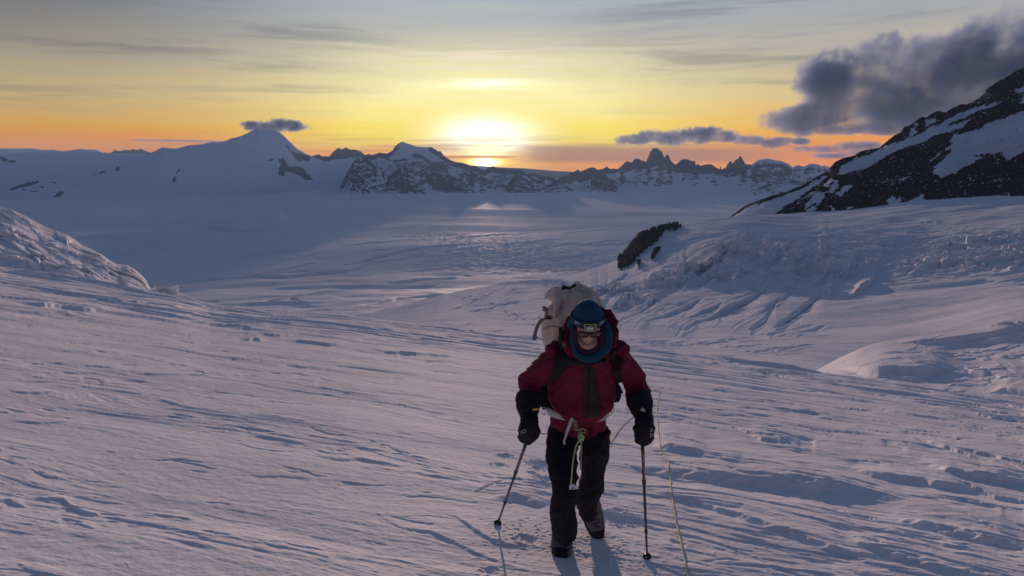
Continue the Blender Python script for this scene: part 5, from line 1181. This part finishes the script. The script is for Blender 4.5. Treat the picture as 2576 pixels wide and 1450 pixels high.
bm = bmesh.new(); tube(bm, [(A(1546, 970, 4.66), .03, .05), (A(1549, 990, 4.62), .034, .05), (A(1546, 1008, 4.60), .03, .05)], seg=16); link('hip_pad', rem(bm, .006, 2, fold=.01, fscale=10, seed=721), M['black'], pk)
# climbing harness
hn = root('climbing_harness', A(1455, 1040, 4.62), 'pale grey climbing harness belt worn over the maroon jacket', 'harness')
bm = bmesh.new(); pts = []
for t in np.linspace(0, 2*math.pi, 25)[:-1]:
    c = A(1455, 1033, 4.64); pts.append((c+Vector((math.cos(t)*.187, math.sin(t)*.152, .006*math.sin(2*t))), .004, .022))
rg = []
for p, a, b in pts: rg.append([bm.verts.new(p+Vector(((p-c).x, (p-c).y, 0)).normalized()*dx+Vector((0, 0, dz))) for dx, dz in ((-.006, -.022), (.006, -.022), (.008, 0), (.006, .022), (-.006, .022))])
for i in range(len(rg)):
    a = rg[i]; b = rg[(i+1) % len(rg)]
    for k in range(5): bm.faces.new((a[k], a[(k+1) % 5], b[(k+1) % 5], b[k]))
from_bm('waist_belt', bm, M['white'], hn)
from_bm('belt_loop', ribbon(TJ, [(1389, 1024), (1390, 1031), (1391, 1039)], .012, .012, 4, 4.5), M['web'], hn)
bm = bmesh.new(); tube(bm, [(A(1440, 1052, 4.40), .010, .002), (A(1433, 1070, 4.42), .011, .002), (A(1425, 1092, 4.44), .008, .002), (A(1419, 1112, 4.44), .006, .002), (A(1421, 1118, 4.44), .005, .002), (A(1418, 1107, 4.43), .004, .002)], seg=8, n=6, ref=(1, .1, 0)); from_bm('webbing_tail', bm, M['white'], hn)
bm = bmesh.new(); tube(bm, [(A(1447, 1056, 4.41), .013, .004), (A(1448, 1068, 4.41), .013, .004), (A(1451, 1079, 4.42), .008, .004)], seg=8, n=5, ref=(1, .1, 0)); from_bm('belay_loop', bm, M['tan'], hn)
bm = bmesh.new(); tube(bm, [(A(1441, 1079, 4.41), .004), (A(1452, 1082, 4.40), .004), (A(1464, 1079, 4.40), .004), (A(1473, 1083, 4.41), .004), (A(1471, 1089, 4.42), .004), (A(1462, 1088, 4.42), .004)], seg=8, n=5); from_bm('tie_in_loop', bm, M['rope2'], hn)
bm = bmesh.new(); tube(bm, [(A(1483, 1078, 4.50), .007, .003), (A(1485, 1090, 4.50), .008, .003), (A(1483, 1104, 4.50), .007, .003)], seg=8, n=4, ref=(1, 0, 0)); from_bm('gear_loop', bm, M['web'], hn)
def biner(c, s, parent):
    bm = bmesh.new(); ring_ = [(.0, .024), (.011, .018), (.012, -.002), (.008, -.020), (-.002, -.024), (-.009, -.016), (-.011, .008), (-.008, .020), (.0, .024)]
    tube(bm, [(c+Vector((x*s, .003*i % .004, z*s)), .0026) for i, (x, z) in enumerate(ring_)], seg=8, n=4); return from_bm('carabiner', bm, M['metal'], parent)
biner(A(1368, 1034, 4.62), 1.0, hn); biner(A(1534, 1036, 4.60), 1.0, hn); biner(A(1541, 1031, 4.62), .8, hn)
# sunglasses
sg = root('sunglasses', hl(0, -.008, .10), 'dark wraparound sunglasses on the face below the head torch', 'sunglasses')
def lens(cx):
    bm = bmesh.new(); n = 28; o_ = []; i_ = []; c1 = []; F = []
    for k in range(n):
        a = 2*math.pi*k/n; x = math.copysign(abs(math.cos(a))**.8, math.cos(a))*.031; y = math.copysign(abs(math.sin(a))**.8, math.sin(a))*.0175; y -= .004*(x*(1 if cx > 0 else -1) < 0)*0
        X = cx+x; zf = .116-.9*X*X*3.2*.9; c1.append((X, y-.006, zf))
    ce = bm.verts.new(hl(cx, -.006, .116-2.6*cx*cx+.004)); ring1 = [bm.verts.new(hl(*c)) for c in c1]; mid_ = [bm.verts.new(hl(cx+(c[0]-cx)*.55, -.006+(c[1]+.006)*.55, .119-2.6*(cx+(c[0]-cx)*.55)**2)) for c in c1]; back_ = [bm.verts.new(hl(c[0], c[1], c[2]-.003)) for c in c1]; cb = bm.verts.new(hl(cx, -.006, .112-2.6*cx*cx))
    for k in range(n):
        j = (k+1) % n; bm.faces.new((ce, mid_[k], mid_[j])); bm.faces.new((mid_[k], ring1[k], ring1[j], mid_[j])); bm.faces.new((ring1[k], back_[k], back_[j], ring1[j])); bm.faces.new((cb, back_[j], back_[k]))
    from_bm('lens', bm, M['glass'], sg)
    bm = bmesh.new(); tube(bm, [(hl(*c), .0026) for c in c1+[c1[0]]], seg=8, n=2); from_bm('rim', bm, M['frame'], sg)
lens(-.036); lens(.036)
bm = bmesh.new(); tube(bm, [(hl(-.008, .002, .117), .003), (hl(0, .005, .119), .003), (hl(.008, .002, .117), .003)], seg=8, n=4); from_bm('bridge', bm, M['frame'], sg)
for s in (-1, 1):
    bm = bmesh.new(); tube(bm, [(hl(.066*s, .004, .100), .002, .004), (hl(.078*s, .004, .075), .002, .005), (hl(.083*s, .002, .02), .002, .004)], seg=8, n=5); from_bm('temple', bm, M['frame'], sg)
# head torch
ht = root('head_torch', hl(0, .035, .10), 'small lime framed head torch strapped around the blue beanie', 'head torch')
bm = bmesh.new(); rr_ = []
for t in np.linspace(0, 2*math.pi, 49)[:-1]:
    x = math.sin(t)*.0940; z = math.cos(t)*.1140; rr_.append([bm.verts.new(hl(x*k, .050-.016*(1-math.cos(t))/2+dy, z*k)) for k, dy in ((.97, -.013), (1.012, -.013), (1.008, .013), (.96, .013))])
for i in range(48):
    a = rr_[i]; b = rr_[(i+1) % 48]
    for k in range(4): bm.faces.new((a[k], a[(k+1) % 4], b[(k+1) % 4], b[k]))
stp = from_bm('head_band', bm, M['strapblue'], ht)
def box_at(x, y, z, w, h, d, b=.003):
    bm = bmesh.new(); R = Matrix((RT, UP, FW)).transposed().to_4x4()
    bmesh.ops.create_cube(bm, size=1, matrix=Matrix.Translation(hl(x, y, z)) @ R @ Matrix.Diagonal((w, h, d, 1))); bmesh.ops.bevel(bm, geom=bm.edges[:], offset=b, segments=3, affect='EDGES'); return bm
from_bm('housing', box_at(0, .044, .120, .062, .042, .020, .006), M['dark'], ht)
bm = bmesh.new(); fr = [(-.030, .020), (-.014, .0195), (0, .017), (.014, .0195), (.030, .020), (.0265, 0), (.029, -.019), (0, -.0205), (-.029, -.019), (-.0265, 0)]
for a, b in zip(fr, fr[1:]+fr[:1]): tube(bm, [(hl(a[0], .044+a[1], .131), .0032), (hl(b[0], .044+b[1], .131), .0032)], seg=8, n=2)
from_bm('lime_frame', bm, M['lime'], ht)
ln = from_bm('lamp_lens', box_at(0, .040, .1305, .040, .025, .006, .002), M['lens'], ht)
for s in (-.0055, .0055):
    bm = bmesh.new(); ell(bm, hl(s, .038, .1342), .0028, .0028, .0018, seg=10, ring=8); from_bm('light_emitter', bm, M['led'], ln)
for s in (-1, 1):    # pale lettering on the band
    bm = bmesh.new()
    for k in range(4):
        t = s*(.62+.085*k); P_ = lambda tt, yy: hl(math.sin(tt)*.0956, .050+yy, math.cos(tt)*.1160)
        tube(bm, [(P_(t, -.008), .0014), (P_(t+s*.01, .007), .0014)], seg=6, n=2); tube(bm, [(P_(t+s*.01, .006), .0012), (P_(t+s*.045, .003+.004*(k % 2)), .0012), (P_(t+s*.03, -.006*(k % 2)), .0012)], seg=6, n=2)
    from_bm('band_lettering', bm, M['mark'], stp)
# trekking poles
def pole(tip, d, gtop, label, j1, j2, hand):
    r = root('trekking_pole', tip, label, 'trekking pole', 'the two trekking poles of the climber'); L = (tip-gtop).length; P_ = lambda s: gtop+d*L*s
    def cyl(s0, s1, r0, r1, m_, nm, seg=16):
        bm = bmesh.new(); tube(bm, [(P_(s0), r0), (P_((s0+s1)/2), (r0+r1)/2), (P_(s1), r1)], seg=seg, n=2); return from_bm(nm, bm, m_, r)
    cyl(0, .12, .017, .015, M['dark'], 'grip'); cyl(.11, .17, .012, .011, M['dark'], 'grip_collar')
    u = cyl(.16, j1, .0095, .0095, M['pole'], 'upper_shaft'); cyl(j1-.012, j1+.018, .0125, .0115, M['dark'], 'lock_collar')
    cyl(j1+.01, j2, .0085, .0082, M['pole2'], 'middle_shaft'); cyl(j2-.010, j2+.014, .0110, .0100, M['dark'], 'lock_collar'); cyl(j2+.01, .970, .0072, .0068, M['pole2'], 'lower_shaft')
    bm = bmesh.new(); c = P_(.970); x = d.orthogonal().normalized(); y = d.cross(x); R = Matrix((x, y, d)).transposed().to_4x4()
    prof = [(.0, -.012), (.010, -.012), (.013, -.004), (.026, -.003), (.0285, .002), (.024, .006), (.012, .005), (.0, .008)]; rings_ = []
    for k in range(24):
        a = 2*math.pi*k/24; rings_.append([bm.verts.new(c+x*math.cos(a)*pr*(1+.04*math.cos(8*a))+y*math.sin(a)*pr*(1+.04*math.cos(8*a))+d*pz) for pr, pz in prof])
    for k in range(24):
        a = rings_[k]; b = rings_[(k+1) % 24]
        for q in range(len(prof)-1): bm.faces.new((a[q], a[q+1], b[q+1], b[q]))
    bmesh.ops.remove_doubles(bm, verts=bm.verts[:], dist=1e-6); bk = from_bm('basket', bm, M['dark'], r)
    bm = bmesh.new(); ell(bm, c+x*.012-d*.004, .010, .008, .003, seg=10, ring=8); from_bm('clinging_snow', bm, M['snowdust'], bk)
    cyl(.972, .990, .0058, .0045, M['dark'], 'tip_ferrule'); cyl(.990, 1.0, .0035, .0015, M['metal'], 'carbide_tip')
    s0 = .19; bm = None
    side = (Vector((0, -1, 0))-d*d.dot(Vector((0, -1, 0)))).normalized(); cr_ = d.cross(side)
    for k in range(16):
        s = s0+.0135*k
        if k in (4, 5, 11):
            if bm: from_bm('printed_word', bm, M['mark'], u); bm = None
            continue
        bm = bm or bmesh.new()
        q = P_(s)+side*.0092; q2 = P_(s+.009)+side*.0092
        tube(bm, [(q+cr_*.003, .0011), (q-cr_*.003, .0011), (q2-cr_*.003*(1 if k % 3 else -1), .0011)], seg=5, n=2)
    from_bm('printed_word', bm, M['mark'], u)
    return r
dL = dirL; tl = A(1334, 1085, 4.26); pole(tipL+dL*.02, dL, tl-dL*.055, 'maroon trekking pole slanting outward in the hand with the yellow cuff tag', .40, .72, gL)
dR = dirR; tr_ = A(1615, 1085, 4.24); pole(tipR+dR*.02, dR, tr_-dR*.055, 'maroon trekking pole held upright beside the lime rope', .38, .76, gR)
# rope
def dense(pts, lift=.010, m=5):
    C = crv([(Vector((p[0], p[1], 0)), 0) for p in pts], m); return [on_snow(c[0], c[1], lift) for c in C]
def rope_run(pts, rad, bm, n=8, fuzz=0):
    tube(bm, [(p, rad) for p in pts], seg=8, n=n)
rp = root('rope', A(1461, 1097, 4.40), 'thin lime green rope running from the harness knot back and across the snow', 'rope')
bm = bmesh.new()
for ph in (0, 1.3):
    tube(bm, [(A(1456+3*math.cos(ph), 1088, 4.39), .0052), (A(1464-4*ph, 1094, 4.375), .0056), (A(1468, 1101, 4.37), .0056), (A(1460+3*ph, 1106, 4.37), .0056), (A(1455, 1100, 4.38), .0052), (A(1462, 1094, 4.385), .0052), (A(1466-6*ph, 1110, 4.39), .0052)], seg=8, n=6)
tube(bm, [(A(1461, 1078, 4.42), .0045), (A(1460, 1086, 4.40), .0048), (A(1461, 1095, 4.38), .005)], seg=8, n=5)
from_bm('knot', bm, M['rope'], rp)
bm = bmesh.new(); tube(bm, [(A(1461, 1106, 4.39), .0048), (A(1452, 1116, 4.40), .0048), (A(1446, 1135, 4.39), .0048), (A(1441, 1165, 4.36), .0048), (A(1438, 1200, 4.35), .0048), (A(1435, 1229, 4.35), .0050)], seg=8, n=8); from_bm('slack_strand', bm, M['rope'], rp)
bm = bmesh.new(); tube(bm, [(A(1434, 1231, 4.345), .006, .004), (A(1437, 1222, 4.345), .009, .004), (A(1446, 1224, 4.36), .012, .004), (A(1455, 1228, 4.38), .006, .003), (A(1446, 1230, 4.36), .006, .003), (A(1434, 1231, 4.345), .005, .003)], seg=8, n=5); from_bm('snowy_loop', bm, M['snowdust'], rp)
g1 = [A(1461, 1106, 4.40), A(1462, 1130, 4.46), A(1461, 1160, 4.62), A(1464, 1185, 5.0), on_snow(1478, 1178, .03), ]+dense([(1505, 1150), (1531, 1121), (1558, 1081), (1575, 1062), (1600, 1044), (1628, 1028), (1648, 1019)])
bm = bmesh.new(); rope_run(g1, .0055, bm); from_bm('trailing_strand', bm, M['rope2'], rp)
g2 = dense(((1632, 980), (1646, 981), (1660, 983), (1658, 996), (1654, 1019), (1653, 1036), (1654, 1060), (1657, 1093), (1661, 1120), (1666, 1141), (1673, 1152), (1681, 1164), (1683, 1185), (1686, 1210), (1689, 1240), (1695, 1278), (1702, 1318), (1711, 1358), (1720, 1400), (1731, 1447), (1745, 1500), (1765, 1560)))
bm = bmesh.new(); rope_run(g2, .0058, bm, 2); from_bm('snow_strand', bm, M['rope2'], rp)
# ---------------------------------------------------------------- loose snow block by the bank
def block(u, v, lam, sx, sz, seed, label):
    bm = bmesh.new(); bmesh.ops.create_icosphere(bm, subdivisions=5, radius=1); c = A(u, v, lam)
    for w in bm.verts:
        p = w.co.copy(); d = max(abs(p.x), abs(p.y), abs(p.z)); p = p*(.55+.45/d); k = float(fbm(np.array(p.x*1.6+p.y), np.array(p.z*1.6+p.y*.7), 4, .6, seed)); st = float(perlin(np.array(p.x*3.), np.array(p.z*5.), seed+9))
        p = p*(1+.5*k); p.x += .25*p.z*-1*(p.z < 0)*-.5; w.co = Vector((p.x*sx, p.y*sx*.8, p.z*sz))
    o = from_bm('snow_block', bm, bank_mat, None, label=label, category='snow block'); o.location = c; return o
block(418, 733, 66, .95, .62, 806, 'lone knobbly snow block at the foot of the left snow bank')
# churned lumps round the boots and footprints

# ---------------------------------------------------------------- air
def build_haze():
    x0, x1, y0, y1, z0, z1 = -34000, 34000, -3000, 32500, PLAT-150, 770
    bm = bmesh.new(); bmesh.ops.create_cube(bm, size=1)
    for v in bm.verts: v.co = Vector(((x0+x1)/2+v.co.x*(x1-x0), (y0+y1)/2+v.co.y*(y1-y0), (z0+z1)/2+v.co.z*(z1-z0)))
    me = bpy.data.meshes.new('haze'); bm.to_mesh(me); bm.free()
    o = bpy.data.objects.new('haze', me); C0.objects.link(o); o['kind'] = 'stuff'
    m = bpy.data.materials.new('air'); m.use_nodes = True; m.node_tree.nodes.clear(); n = NB(m.node_tree)
    pv = n.node('ShaderNodeVolumePrincipled'); pv.inputs['Color'].default_value = (.44, .70, 1.0, 1); pv.inputs['Density'].default_value = HAZE; pv.inputs['Anisotropy'].default_value = .1
    o_ = n.node('ShaderNodeOutputMaterial'); m.node_tree.links.new(pv.outputs[0], o_.inputs['Volume'])
    me.materials.append(m)
HAZE = .27/20000
build_haze()
